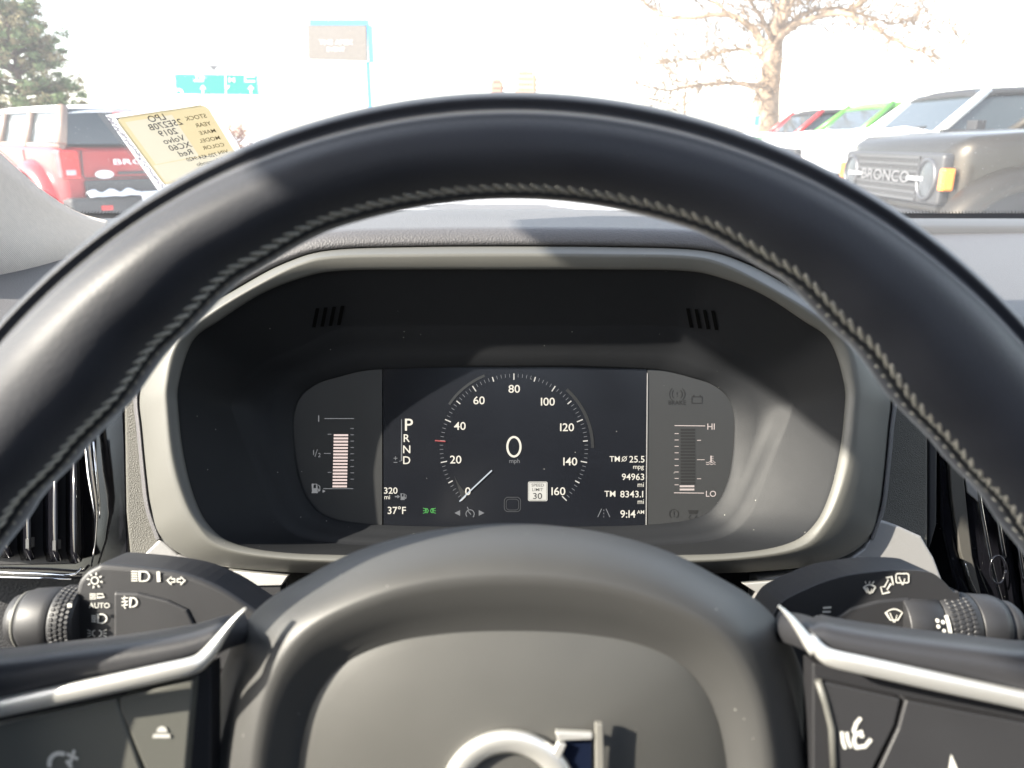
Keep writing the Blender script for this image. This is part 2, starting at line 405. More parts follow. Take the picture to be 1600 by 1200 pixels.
# ventilation slots in the hood ceiling
from mathutils.bvhtree import BVHTree
bvh = BVHTree.FromPolygons([v.co[:] for v in shroud.data.vertices], [p.vertices[:] for p in shroud.data.polygons])
# object coordinates of the shroud are world coordinates (its parent inverse cancels the offset)
def on_shroud(px, py, off=.0006):
    r = ray(px, py); h = bvh.ray_cast(C0, r.normalized())
    return h[0]-r.normalized()*off if h[0] else W(px, py, .48)
for bx, by, sg in ((1072,482,1), (538,478,-1)):
    for k in range(4):
        x = bx+sg*k*13; m_ = MB(); N_ = 6
        m_.grid([[on_shroud(x+sg*u*5.5+sg*6*t/N_, by+k*1.2+30*t/N_) for u in (0, 1)] for t in range(N_+1)])
        m_.build('vent_slot', mat('slot_black', (.001,.001,.001), .9, spec=.1), cl)

# ================================================================== DASHBOARD
dash = thing('dashboard', 'grey grained dashboard top and fascia around the instrument cluster', 'dashboard', W(800,900,.55))
# cowl round the cluster: profile swept along the upper part of the bezel outline
full = mirrored(hO, 805)
up_pts = [full[i] for i in range(-11, 12)]
cpts = catmull([(x, y, 0) for x, y in up_pts], 5)
def nrm2(pts, i):
    t = pts[min(i+1,len(pts)-1)]-pts[max(i-1,0)]; t = Vector((t.x,t.y)).normalized(); n = Vector((t.y,-t.x))
    c = Vector((pts[i].x-800, pts[i].y-660))
    return n if n.dot(c) > 0 else -n
rows = []
ZT = W(800,352,.482).z
for e, d in ((1,.500),(1,.476),(3,.473),(10,.4725),(20,.4745),(27,.478),(31,.484),(32,.492)):
    r = []
    for i, p in enumerate(cpts):
        n = nrm2(cpts, i); k = max(.25, min(1, (-n.y)*1.2+.25))
        r.append(W(p.x+n.x*e*k, p.y+n.y*e*k, d))
    rows.append(r)
last = rows[-1]
for dy, dz in ((.05,.002),(.1,.002),(.15,-.002),(.2,-.012),(.24,-.03),(.26,-.06)):
    rows.append([Vector((p.x, p.y+dy, min(p.z, 99)+dz)) for p in last])
MB().grid(rows).build('cluster_hood', M_dash, dash)
# main top surface to the windscreen
def dz(x, y):
    z = 1.185+.02*(y-.5)*2-.01*math.cos(x*2)
    return min(z, 1.203)
rows = []
for j in range(24):
    y = .50+.52*j/23; r = []
    for i in range(50):
        x = -.72+2.1*i/49; z = dz(x, y)
        if j == 0: z -= .03
        r.append(Vector((x, y-.0, z)))
    rows.append(r)
MB().grid(rows).build('top_pad', M_dashfine, dash, solid=.02)
mb = MB()   # defroster panel with seam along the windscreen
rows = []
for j, (y, z) in enumerate(((.915,-.008),(.917,-.001),(.925,.002),(1.0,.003),(1.03,-.004))):
    rows.append([Vector((-.7+2.1*i/39, y+.02*math.cos((-.7+2.1*i/39)*1.5)-.02, 1.203+z)) for i in range(40)])
MB().grid(rows).build('defroster_strip', mat('defroster_plastic', (.08,.08,.082), .55), dash)
# fascia behind everything
mb = MB(); mb.grid([[W(-700+4400*i/40, y, d) for i in range(41)] for y, d in ((522,.57),(545,.55),(600,.545),(700,.545),(900,.54),(1250,.56))])
mb.build('fascia', mat('fascia_vinyl', (.012,.012,.014), .7, bump=.5, bscale=500, btype='voronoi', bdist=.0005), dash)
def panel(pts, d, th, name, m, parent, bevel=.001, n=0, dfn=None):
    P = [(p[0], p[1]) for p in pts]
    if n: P = [(q.x, q.y) for q in catmull([(x, y, 0) for x, y in P], n, True)]
    mb = MB(); mb.prism([W(x, y, dfn(x, y) if dfn else d) for x, y in P], FW*th)
    return mb.build(name, m, parent, bevel=bevel)
M_leather_panel = mat('grained_panel', (.075,.072,.062), .6, bump=.7, bscale=1500, btype='voronoi', bdist=.0005)
panel([(192,560),(230,540),(232,760),(262,860),(205,900),(196,800)], .492, .03, 'side_panel', M_leather_panel, dash, .002)
panel([(1360,600),(1450,600),(1450,862),(1404,828),(1360,820)], .492, .03, 'side_panel', M_leather_panel, dash, .0015)
panel([(1451,600),(1466,600),(1464,820),(1452,862)], .497, .03, 'side_gap_strip', M_dark, dash, .0015)
# satin decor trims beside the column
panel([(250,841),(278,866),(310,879),(352,891),(430,896),(440,960),(60,960),(205,886)], .478, .02, 'decor_trim', M_satin_pl, dash, .0015)
panel([(1375,812),(1400,820),(1440,838),(1460,872),(1476,915),(1500,970),(1180,970),(1186,905),(1260,893),(1318,879),(1350,856)], .478, .02, 'decor_trim', M_satin_pl, dash, .0015)
panel([(354,891),(450,900),(440,915),(334,917)], .470, .006, 'chrome_accent', M_satin, dash, .0006)
panel([(1160,912),(1258,904),(1270,919),(1190,931)], .470, .006, 'chrome_accent', M_satin, dash, .0006)
panel([(334,918),(440,914),(440,990),(380,990)], .472, .01, 'column_shroud', M_dark, dash, .001)
panel([(1190,930),(1272,919),(1240,990),(1190,990)], .472, .01, 'column_shroud', M_dark, dash, .001)
# steering column cover hidden behind the hub
mb = MB(); mb.tube([W(800,1120,.30), W(800,1060,.53)], [.07,.08], 28); mb.build('column_cover', M_dark, dash)

bon = MB(); rows = []
for j in range(14):
    y = 1.10+1.3*j/13; r_ = []
    for i in range(40):
        x = -.62+2.0*i/39; e = max(0, abs(x-.38)-.75)
        r_.append(Vector((x, y, 1.3-.0925*1.45-.012-.0925*(y-1.45)-.09*(y-1.45)**2-.25*e*e+.012*math.exp(-((x-.38)/.8)**2))))
    rows.append(r_)
bon.grid(rows); bo = bon.build('bonnet', mat('bonnet_red', (.35,.012,.012), .3, coat=.5, metal=.2), solid=.004); tag(bo, 'red bonnet of the own car, a thin strip beyond the dashboard', 'bonnet')
# ================================================================== AIR VENTS
v1 = thing('air_vent', 'gloss black air vent with upright slats left of the cluster', 'air vent', W(60,900,.5))
panel([(-160,560),(192,560),(198,700),(203,905),(-160,905)], .512, .03, 'vent_housing', M_gloss, v1, .002)
panel([(-150,600),(110,640),(118,700),(122,860),(118,882),(-150,886)], .508, .012, 'vent_throat', M_dark, v1, .001)
mb = MB()
for x0, x1, b in ((-70,-30,868),(-30,12,872),(12,46,876),(50,88,878),(92,118,880)):
    sl = MB(); sl.grid([[W(x0,600,.515),W(x1-6,600,.502),W(x1,600,.4995)],[W(x0,b-20,.515),W(x1-6,b-18,.502),W(x1,b-18,.4995)],[W(x0+6,b,.515),W(x1,b,.502),W(x1+7,b-2,.4995)]])
    so = sl.build('slat', M_gloss, v1, solid=.0012)
for x, y in ((42,842),(84,845)): 
    mb.prism([W(a, b, .4992) for a, b in ((x-2,y),(x+3,y),(x+3,y+15),(x-2,y+15))], FW*.006)
mb.build('slat_clip', mat('clip_grey', (.09,.09,.09), .4), v1)
mb = MB(); mb.tube([W(120,600,.502),W(131,640,.502),W(136,690,.502),W(141,740,.502),W(147,780,.502),W(150,810,.503),W(148,850,.505),W(143,885,.508)], [.0022,.0022,.0022,.0023,.002,.0012,.0007,.0005], 10)
mb.tube([W(146,690,.503),W(151,740,.503),W(155,785,.503),W(156,810,.504)], [.0009,.0009,.0007,.0003], 8)
mb.tube([W(-160,890,.506),W(60,896,.506),W(100,899,.506),W(118,897,.507),W(128,888,.508)], .0009, 8); mb.tube([W(-160,899,.506),W(60,903,.506),W(112,905,.506)], .0007, 8)
mb.build('chrome_edge', M_chrome, v1)
v2 = thing('air_vent', 'glossy black air vent with slanted chrome lines right of the cluster', 'air vent', W(1540,900,.5))
panel([(1467,560),(1760,560),(1780,1000),(1520,1000),(1488,900),(1470,820)], .51, .03, 'vent_housing', M_gloss, v2, .002)
mb = MB()
def vt(pts, r): mb.tube(catmull([W(x, y, d) for x, y, d in pts], 5), r, 8)
vt([(1524,700,.499),(1530,770,.499),(1540,830,.499),(1552,890,.500),(1568,950,.503)], .0011)
vt([(1546,740,.499),(1556,790,.499),(1566,850,.499),(1570,870,.5)], .0013)
vt([(1588,800,.499),(1593,860,.499),(1602,910,.499)], .0012)
vt([(1508,880,.503),(1516,905,.503),(1530,935,.504)], .0005)
mb.build('chrome_edge', M_chrome, v2)
for x0 in (1540, 1566, 1592, 1618, 1645):
    sl = MB(); sl.grid([[W(x0,600,.512),W(x0+20,600,.501)],[W(x0+8,820,.512),W(x0+28,820,.501)],[W(x0+30,960,.512),W(x0+48,960,.502)]]); sl.build('slat', M_gloss, v2, solid=.001)
panel([(1482,700),(1500,690),(1508,760),(1512,800),(1520,870),(1534,930),(1520,925),(1500,860),(1488,780)], .506, .004, 'satin_insert', mat('satin_grey', (.1,.095,.085), .4, metal=.4), v2, .001)
panel([(1502,700),(1522,700),(1527,760),(1530,785),(1512,770)], .5075, .002, 'frame_facet', M_satin_pl, v2, .0008)
mb = MB(); mb.tube(catmull([W(1559+12*math.cos(t*.63), 890+22*math.sin(t*.63), .4985) for t in range(11)], 2), .0008, 8); mb.build('adjuster_ring', M_gloss, v2)

# ================================================================== STEERING WHEEL
DW = .213
sw = thing('steering_wheel', 'black leather steering wheel with stitched rim and grey airbag hub', 'steering wheel', W(800,1200,DW+.03))
WC = W(800, 1205, DW)
px2m = DW/F
import bisect
def interp(tab, x):
    if x <= tab[0][0]: return tab[0][1]
    for (a, b), (c, d) in zip(tab, tab[1:]):
        if x <= c:
            t = (x-a)/(c-a); t = t*t*(3-2*t); return b+(d-b)*t
    return tab[-1][1]
RIN = [(0,897),(18,896),(28,882),(38,856),(47,835),(54,842),(62,862),(70,885),(80,900),(180,900)]
ROUT = 1060
def rim_pt(th, r, nn): return WC+(RT*math.sin(th)+UP*math.cos(th))*r-FW*nn
NT = 300; rows = []
FR = [(0,0),(-.0005,.0022),(-.0015,.0041),(-.0027,.0060),(-.0039,.0075),(-.0046,.0079),(-.0054,.0074),(-.0063,.0068),(-.0070,.0070),(-.0078,.0082),(-.0088,.0101),(-.0098,.0115),(-.0112,.0125)]
def ring_profile(hw, hd):
    front = [(p.x, p.y) for p in catmull([(a, b, 0) for a, b in FR], 4)]
    x0, y0 = front[-1]
    L_ = 2*hw+x0; xp = x0-L_*.38
    tail = []
    for k in range(1, 41):
        a = k/40*math.pi/2*1.0
        # rise to the crown then round off to the inner edge
        u = k/40; x = x0-L_*math.sin(u*math.pi/2)
        if x > xp: n = y0+(hd-y0)*math.sin((x0-x)/(x0-xp)*math.pi/2)
        else: n = hd*max(0, 1-((xp-x)/(L_*.62))**2.3)**.5
        tail.append((x, n))
    back = [(-hw-hw*math.cos(k/26*math.pi), -hd*.95*math.sin(k/26*math.pi)**.85) for k in range(1, 26)]
    return front+tail+back
for i in range(NT):
    th = 2*math.pi*i/NT; a = abs(math.degrees(th if th < math.pi else th-2*math.pi))
    ri = interp(RIN, a)*px2m; ro = ROUT*px2m; hw = (ro-ri)/2
    r_ = []
    for dr, n in ring_profile(hw, .0160+(hw-.0137)*.3):
        if n > 0 and 30 < a < 75: n += .0015*math.sin((a-30)/45*math.pi)*max(0, (-dr-hw)/hw)*min(1, n/.006)
        r_.append(rim_pt(th, ro+dr, n))
    rows.append(r_)
rim = MB().grid(rows, closed_u=True, closed_v=True).build('rim', M_rim, sw)
# stitches
def capsule(mb, a, b, r, seg=7):
    a, b = Vector(a), Vector(b); L = b-a
    mb.tube([a, a+L*.12, a+L*.35, a+L*.65, a+L*.88, b], [r*.35, r*.8, r, r, r*.8, r*.35], seg)
mb = MB(); seamb = MB(); st = 0
ang = -74.0
while ang < 74:
    th = R(ang); a = abs(ang); ri = interp(RIN, a)*px2m; hwid = (ROUT*px2m-ri)/2
    base = ri+.0006
    nn = .0050
    d0 = R(.62)
    j = random.uniform(-1, 1)*.0001
    capsule(mb, rim_pt(th-d0*1.6, base+.0010+j, nn+.0034), rim_pt(th+d0*1.5, base-.0004, nn-.0002), .00068)
    capsule(mb, rim_pt(th-d0*.2, base-.0009+j, nn-.0030), rim_pt(th+d0*1.6, base+.0003, nn+.0016), .00055)
    ang += 1.22+random.uniform(-.05,.05)
mb.build('stitching', M_thread, sw)
mb = MB(); mb.tube([rim_pt(R(-76+152*i/140), interp(RIN, abs(-76+152*i/140))*px2m+.0001, .0050) for i in range(141)], .0011, 8)
mb.build('seam', M_rimseam, sw)

# hub (airbag cover)
hub_out = [(800,818),(720,823),(640,836),(555,862),(480,900),(415,940),(375,985),(348,1045),(330,1110),(312,1200),(306,1300),(330,1440),(480,1560),(800,1600)]
hub_lip = [(800,900),(730,903),(665,912),(600,928),(530,955),(480,985),(445,1025),(420,1075),(405,1130),(395,1210),(395,1300),(410,1400),(520,1490),(800,1520)]
hub_in  = [(800,985),(745,986),(690,990),(625,1000),(570,1018),(530,1042),(500,1078),(482,1115),(470,1160),(462,1220),(460,1300),(470,1370),(560,1430),(800,1450)]
def hring(h, cx, d): return ring(h, cx, d, 6)
rows = [hring([(x, y+20) for x, y in hub_out], 800, .300), hring(hub_out, 800, .262), hring(lerp_half(hub_out,hub_lip,.06), 800, .254), hring(lerp_half(hub_out,hub_lip,.25), 800, .243),
        hring(lerp_half(hub_out,hub_lip,.6), 800, .2335), hring(lerp_half(hub_out,hub_lip,.9), 800, .2292), hring(hub_lip, 800, .2286), hring(lerp_half(hub_lip,hub_in,.2), 800, .2290),
        hring(lerp_half(hub_lip,hub_in,.62), 800, .2325), hring(lerp_half(hub_lip,hub_in,.85), 800, .2350), hring(hub_in, 800, .2358)]
MB().grid(rows, closed_u=True).build('airbag_cover', M_hub, sw)
rows = [hring([(x, y-1) for x, y in hub_in], 800, .2362)]
cen = (800, 1240)
for t, dd in ((.03,-.0008),(.08,-.0019),(.3,-.0055),(.6,-.0083),(.85,-.0095),(.995,-.0097)):
    h = [(p[0]+(cen[0]-p[0])*t, p[1]+(cen[1]-p[1])*t) for p in hub_in]; rows.append(hring(h, 800, .2362+dd))
pad = MB().grid(rows, closed_u=True).build('airbag_pad', M_hubface, sw)
# emblem: ring with arrow and upright bar
DE = .2268
emb = MB(); circ = [W(795+107*math.cos(t*math.pi/32), 1250+107*math.sin(-t*math.pi/32), DE-.0012) for t in range(64)]
rows = []
for k in range(8):
    a = k*math.pi/4; rr_ = 90+19*math.cos(a)
    rows.append([W(795+rr_*math.cos(t*math.pi/32), 1248-rr_*math.sin(t*math.pi/32), DE-.0012-.0022*math.sin(a)) for t in range(64)])
emb.grid(rows, closed_u=True, closed_v=True)
def eb(pts, th=.0025, d=DE-.0030): emb.prism([W(x, y, d) for x, y in pts], FW*th)
eo = emb.build('emblem', M_satin, sw)
emb = MB()
eb([(868,1144),(926,1147),(926,1156),(872,1158)]); eb([(872,1160),(885,1164),(872,1194),(856,1194)])
emb.build('emblem_arrow', M_satin, sw, bevel=.0004)
emb = MB(); eb([(872,1157),(924,1156),(924,1330),(872,1330)], d=DE-.0005, th=.002); emb.build('emblem_field', mat('navy_enamel', (.005,.008,.02), .3), sw)
emb = MB(); eb([(930,1131),(943,1131),(948,1340),(932,1340)], d=DE-.003); emb.build('emblem_bar', mat('pale_bar', (.16,.155,.14), .4), sw, bevel=.0005)

# spokes
def spoke(sg):
    X = (lambda x: x) if sg < 0 else (lambda x: 1600-x)
    yo = (lambda x: 0) if sg < 0 else (lambda x: (-12 if x < 330 else -4))
    def PX(x, y): return (X(x), y+yo(x))
    # leather / plastic arm above the metal trim, lofted from hub to rim
    top = [(384,962),(352,966),(300,981),(200,997),(90,1010),(0,1020),(-60,1010),(-110,960)]
    bot = [(400,1000),(352,1016),(300,1045),(200,1070),(90,1092),(0,1112),(-60,1130),(-120,1150)]
    rows = []
    for f, d in ((-.05,.262),(0,.250),(.08,.238),(.25,.2325),(.6,.2325),(1,.236)):
        rows.append([W(*PX(a[0]+(b[0]-a[0])*f, a[1]+(b[1]-a[1])*f), d-(i*.0016)) for i, (a, b) in enumerate(zip(catmull([(x,y,0) for x,y in top],4), catmull([(x,y,0) for x,y in bot],4))) for d in (d,)]) if False else None
    rows = [r for r in rows if r]
    T = catmull([(x, y, 0) for x, y in top], 4); B = catmull([(x, y, 0) for x, y in bot], 4); n = len(T)
    for f, d in ((-.08,.275),(-.03,.258),(.0,.248),(.08,.2345),(.22,.2285),(.45,.2265),(.75,.2275),(1,.232)):
        rows.append([W(*PX(T[i].x+(B[i].x-T[i].x)*f, T[i].y+(B[i].y-T[i].y)*f), d-.014*i/n+.03*max(0, 1-i/5)**1.5) for i in range(n)])
    MB().grid(rows).build('spoke_arm', mat('spoke_leather', (.03,.03,.033), .45, bump=.3, bscale=900, bdist=.0003), sw)
    # metal trim: rounded strip
    cen_ = [(384,950),(366,968),(349,990),(333,1012),(317,1030),(298,1041),(250,1052),(150,1074),(0,1106),(-80,1124),(-150,1140)]
    wid = [1.5,4.5,7,10,12,14,14.5,15,15,15,15]
    Cc = catmull([(x, y, 0) for x, y in cen_], 4); Wd = catmull([(w_, 0, 0) for w_ in wid], 4); n = len(Cc)
    rows = []
    for k in range(9):
        a = math.pi*(k/8); 
        r = []
        for i in range(n):
            t = Cc[min(i+1,n-1)]-Cc[max(i-1,0)]; t.normalize(); nn_ = Vector((-t.y, t.x))
            off = nn_*math.cos(a)*Wd[i].x
            r.append(W(*PX(Cc[i].x+off.x, Cc[i].y+off.y), .2265-.011*i/n-.0022*math.sin(a)**.7))
        rows.append(r)
    MB().grid(rows).build('metal_trim', M_satin, sw)
    # switch pad under the trim
    def dpt(x): return .2300-.011*(362-x)/500
    def pan(pts, name, off, m_, th=.008, bev=.0006):
        mb = MB(); mb.prism([W(*PX(x, y), dpt(x)+off) for x, y in pts], FW*th); return mb.build(name, m_, sw, bevel=bev)
    pan([(330,1040),(300,1052),(-150,1152),(-150,1330),(330,1330)], 'switch_base', .004, M_dark)
    if sg < 0:
        b1 = pan([(181,1092),(0,1132),(-150,1166),(-150,1320),(262,1320),(222,1210)], 'switch_button', .0, M_button_lit)
        b2 = pan([(186,1091),(302,1062),(290,1200),(284,1320),(272,1320),(228,1205),(188,1110)], 'switch_button', .0, M_button_lit)
    else:
        b1 = pan([(184,1106),(0,1142),(-150,1176),(-150,1320),(262,1320),(226,1215),(196,1150)], 'switch_button', .0, M_stalk)
        b2 = pan([(192,1104),(318,1076),(300,1130),(288,1320),(272,1320),(234,1210),(202,1146)], 'switch_button', .0, M_stalk)
        mb = MB(); mb.tube([W(*PX(x, y), dpt(x)) for x, y in ((322,1075),(310,1110),(300,1150),(296,1220))], .0011, 8); mb.build('edge_trim', M_bezel, sw)
    return dpt, PX, b1, b2
dpt, PX, b1, b2 = spoke(-1)
f1 = lambda x, y: W(x, y, dpt(x)-.0004)
mb = MB(); stroke(mb, arc(93,1193,16,60,200,10), 7, f1); stroke(mb, [(104,1188),(112,1200)], 6, f1)
stroke(mb, [(104,1178),(122,1186)], 5, f1); stroke(mb, [(116,1172),(110,1192)], 5, f1); mb.build('button_symbol', M_icon, b1)
mb = MB(); poly(mb, [(240,1147),(265,1147),(266,1153),(238,1153)], f1); poly(mb, [(243,1144)]+[(p[0],p[1]) for p in arc(253,1143,8,180,0,8)]+[(262,1144)], f1); mb.build('button_symbol', M_icon, b2)
dpt2, PX2, c1, c2 = spoke(1)
f2 = lambda x, y: W(x, y, dpt2(1600-x)-.0004)
mb = MB(); stroke(mb, [(1345,1122),(1338,1130),(1334,1142),(1336,1148),(1348,1143)], 6, f2); stroke(mb, [(1336,1150),(1334,1158),(1338,1168),(1352,1166),(1361,1155)], 6, f2)
stroke(mb, [(1343,1150),(1350,1150)], 5, f2); stroke(mb, [(1315,1143),(1317,1160),(1321,1170)], 5, f2); stroke(mb, [(1323,1144),(1325,1158),(1330,1168)], 5, f2); mb.build('button_symbol', M_icon, c2)
mb = MB(); poly(mb, [(1486,1178),(1502,1215),(1480,1215)], f2); mb.build('button_symbol', M_icon, c1)

# ================================================================== STALKS
DK = .335
def K(px, py, d=DK): return W(px, py, d)
def fin(name, pts, d, th, m, parent, n=4, bev=.003):
    P = catmull([(x, y, 0) for x, y in pts], n, True)
    mb = MB(); mb.prism([W(p.x, p.y, d) for p in P], FW*th, smooth=False)
    o = mb.build(name, m, parent); md = o.modifiers.new('b', 'BEVEL'); md.width = bev; md.segments = 4; md.limit_method = 'ANGLE'; md.angle_limit = R(50)
    return o
def barrel(stations, cy, m, name, parent, d=DK+.006, seg=40, mir=False, knurl=False):
    """body of revolution about a horizontal axis; stations (px, radius px)"""
    rows = []
    for i, (x, r) in enumerate(stations):
        row = []
        x = 800+(x-800)*.957
        for k in range(seg):
            a = 2*math.pi*k/seg; row.append(W(x, cy, d)+UP*(r*math.sin(a)*d/F)-FW*(r*math.cos(a)*d/F))
        rows.append(row)
    mb = MB().grid(rows, closed_u=True)
    mb.add(rows[0], [tuple(range(seg))], False); mb.add(rows[-1], [tuple(range(seg))], False)
    return mb.build(name, m, parent)
ls = thing('light_stalk', 'dark turn signal and headlight stalk left of the steering column', 'control stalk', K(250,1000))
fin('stalk_body', [(118,922),(130,898),(150,885),(170,882),(270,893),(330,912),(385,945),(430,985),(400,1040),(250,1060),(130,1060),(112,1000)], DK, .026, M_stalk, ls)
panel([(177,925),(215,926),(262,938),(292,952),(303,975),(300,1040),(177,1040)], DK-.0012, .003, 'fog_switch', M_stalk, ls, .0012, 0)
barrel([(107,44),(106,47),(104,48),(103,50),(72,52),(70,50)], 968, M_stalk, 'collar', ls)
def knurl(x0, x1, cy, rp, name, parent, d=DK+.006, nr=44, nc=5):
    x0 = 800+(x0-800)*.957; x1 = 800+(x1-800)*.957; mb = MB(); dx = (x1-x0)/nc
    for c in range(nc):
        for k in range(nr):
            a = 2*math.pi*(k+.5*(c % 2))/nr
            if math.cos(a) < -.35: continue
            ctr = W(x0+dx*(c+.5), cy, d)+UP*(rp*math.sin(a)*d/F)-FW*(rp*math.cos(a)*d/F)
            rad = UP*math.sin(a)-FW*math.cos(a); tan = UP*math.cos(a)+FW*math.sin(a)
            hx = dx*.44*d/F*1.12; ht = math.pi*rp/nr*.86*d/F*1.1
            hexa = [ctr+RT*(hx*u)+tan*(ht*v) for u, v in ((-1,0),(-.55,.9),(.55,.9),(1,0),(.55,-.9),(-.55,-.9))]
            topp = [ctr+RT*(hx*u*.7)+tan*(ht*v*.7)+rad*.00035 for u, v in ((-1,0),(-.55,.9),(.55,.9),(1,0),(.55,-.9),(-.55,-.9))]
            mb.add(hexa+topp, [(6,7,8,9,10,11)]+[(i,(i+1)%6,6+(i+1)%6,6+i) for i in range(6)], False)
    return mb.build(name, M_stalk, parent)
knurl(73, 106, 968, 51.5, 'knurled_grip', ls, nc=4)
barrel([(69,47),(66,49),(55,50),(22,48),(14,44),(13,41),(4,40),(-6,38),(-8,0.1)], 968, M_stalk, 'end_knob', ls)
barrel([(15,43),(12,45),(8,44),(7,42)], 968, M_bezel, 'knob_ring', ls)
k1 = lambda x, y: W(x, y, DK-.0006)
k2 = lambda x, y: W(x, y, DK-.0018)
mb = MB()
stroke(mb, arc(148,907,5.5,0,360), 1.8, k1, True)
for q in range(8): a = q*math.pi/4+.2; stroke(mb, [(148+8.5*math.cos(a),907+8.5*math.sin(a)),(148+12.5*math.cos(a),907+12.5*math.sin(a))], 2.2, k1)
for q in range(5): stroke(mb, [(205,893+q*3.6),(215,893+q*3.6)], 1.9, k1)
stroke(mb, [(218,893)]+[(p[0],p[1]) for p in arc(225,900.5,8,80,-80,8,ry=7.5)]+[(218,908)], 2.3, k1, True)
stroke(mb, [(247,893),(248,909)], 5.4, k1)
for sg in (-1, 1):
    x = 275; stroke(mb, [(x+sg*2,904.5),(x+sg*7,904.5),(x+sg*7,901),(x+sg*14,907),(x+sg*7,913),(x+sg*7,909.5),(x+sg*2,909.5)], 1.5, k1, True)
for q in range(4): stroke(mb, [(140,928+q*2.6),(150,928+q*2.6)], 1.4, k1)
stroke(mb, [(152,928),(160,928),(163,933),(152,934)], 1.6, k1, True)
put_text(mb, 'AUTO', 155, 946, 8, k1)
for q in range(4): stroke(mb, [(143,962+q*3),(150,962.5+q*3)], 1.9, k1)
stroke(mb, [(153,960)]+arc(158,966.5,8.5,80,-80,8,ry=7)+[(153,973)], 2.2, k1, True)
for sg in (-1, 1):
    x = 151.5+sg*3
    stroke(mb, [(x,984.5),(x+sg*4,987),(x+sg*4,992),(x,994.5)], 1.7, k1)
    for dy in (-4, 0, 4): stroke(mb, [(x+sg*6.5,989.5+dy*.7),(x+sg*12,989.5+dy*1.4)], 1.5, k1)
stroke(mb, arc(147,1009,4,0,360), 1.6, k1, True)
mb.build('printed_symbol', M_icon, ls)
mb = MB()
stroke(mb, [(204,934)]+arc(207,941,7,75,-75,8)+[(203,949)], 2.2, k2, True)
for q in range(3): stroke(mb, [(190,935+q*5.5),(200,934+q*5.5)], 1.8, k2)
stroke(mb, [(195,931),(193,936),(197,941),(193,946),(196,951)], 1.5, k2)
mb.build('fog_symbol', M_icon, ls)
mb = MB(); poly(mb, [(105,943),(112,943),(112,949),(105,949)], lambda x, y: W(x, y, DK+.006-.0140)); mb.build('pointer_mark', M_icon, ls)

rs = thing('wiper_stalk', 'dark windscreen wiper stalk right of the steering column', 'control stalk', K(1350,1000))
fin('stalk_body', [(1214,950),(1250,925),(1310,902),(1380,892),(1440,892),(1465,900),(1490,925),(1500,935),(1500,1060),(1300,1060),(1200,1010)], DK, .026, M_stalk, rs)
panel([(1298,972),(1330,950),(1375,938),(1424,934),(1425,1045),(1298,1030)], DK-.0012, .003, 'wiper_switch', M_stalk, rs, .0012, 0)
barrel([(1425,50),(1427,52),(1482,50),(1484,48)], 976, M_stalk, 'collar', rs)
barrel([(1485,46),(1487,49),(1540,49),(1542,47)], 976, M_stalk, 'grip_core', rs)
knurl(1492, 1534, 976, 49, 'knurled_grip', rs, nc=4)
barrel([(1543,46),(1546,48),(1580,46),(1592,42),(1594,36),(1597,35),(1600,38),(1612,36),(1622,28),(1625,.1)], 976, M_stalk, 'end_knob', rs)
mb = MB()
def wiper(cx, cy, s, fn, rear=False):
    if rear: stroke(mb, rr(cx-s*.9,cy-s*.7,cx+s*.9,cy+s*.6,s*.25), 2, fn, True)
    else: stroke(mb, [(cx-s,cy-s*.3)]+[(cx-s+2*s*t/6, cy-s*.3-s*.42*math.sin(math.pi*t/6)) for t in range(1,6)]+[(cx+s,cy-s*.3),(cx+s*.45,cy+s*.6),(cx-s*.45,cy+s*.6)], 2.2, fn, True)
    stroke(mb, [(cx,cy+s*.9),(cx-s*.5,cy-s*.25)], 1.8, fn); stroke(mb, [(cx+s*.1,cy+s*.9),(cx+s*.35,cy)], 1.5, fn)
wiper(1359, 920, 9, k1); wiper(1410, 904, 11, k1, True)
for q in (-1,0,1): stroke(mb, [(1358+q*5,912),(1359+q*7,908)], 1.6, k1)
stroke(mb, [(1382,917),(1376,917),(1379,928),(1390,925),(1386,921),(1392,912),(1396,914),(1393,901),(1385,903),(1388,906)], 1.7, k1, True)
stroke(mb, [(1286,950),(1299,949)], 3, k1); stroke(mb, [(1285,956),(1298,956)], 3, k1); poly(mb, [(1270,966),(1276,961),(1285,965),(1282,968),(1270,968)], k1)
mb.build('printed_symbol', M_icon, rs)
mb = MB(); wiper(1397, 961, 13, k2); mb.build('wiper_symbol', M_icon, rs)
kr = lambda x, y: W(x, 976, DK+.006)+UP*((976-y)*(DK+.006)/F)-FW*(math.sqrt(max(0, 52.6**2-(976-y)**2))*(DK+.006)/F)
mb = MB()
for x, y in ((1436,963),(1444,957),(1444,969),(1436,955)): poly(mb, arc(x+2,y,3,0,330,9), kr)
stroke(mb, [(1455-2+2*t*.3+(1 if t>3 else 0)*(t-3)*.8, 948+t*7) for t in range(10)], 6, kr)
stroke(mb, arc(1448,1008,5,180,330,6), 3, kr)
mb.build('intensity_scale', M_icon, rs)

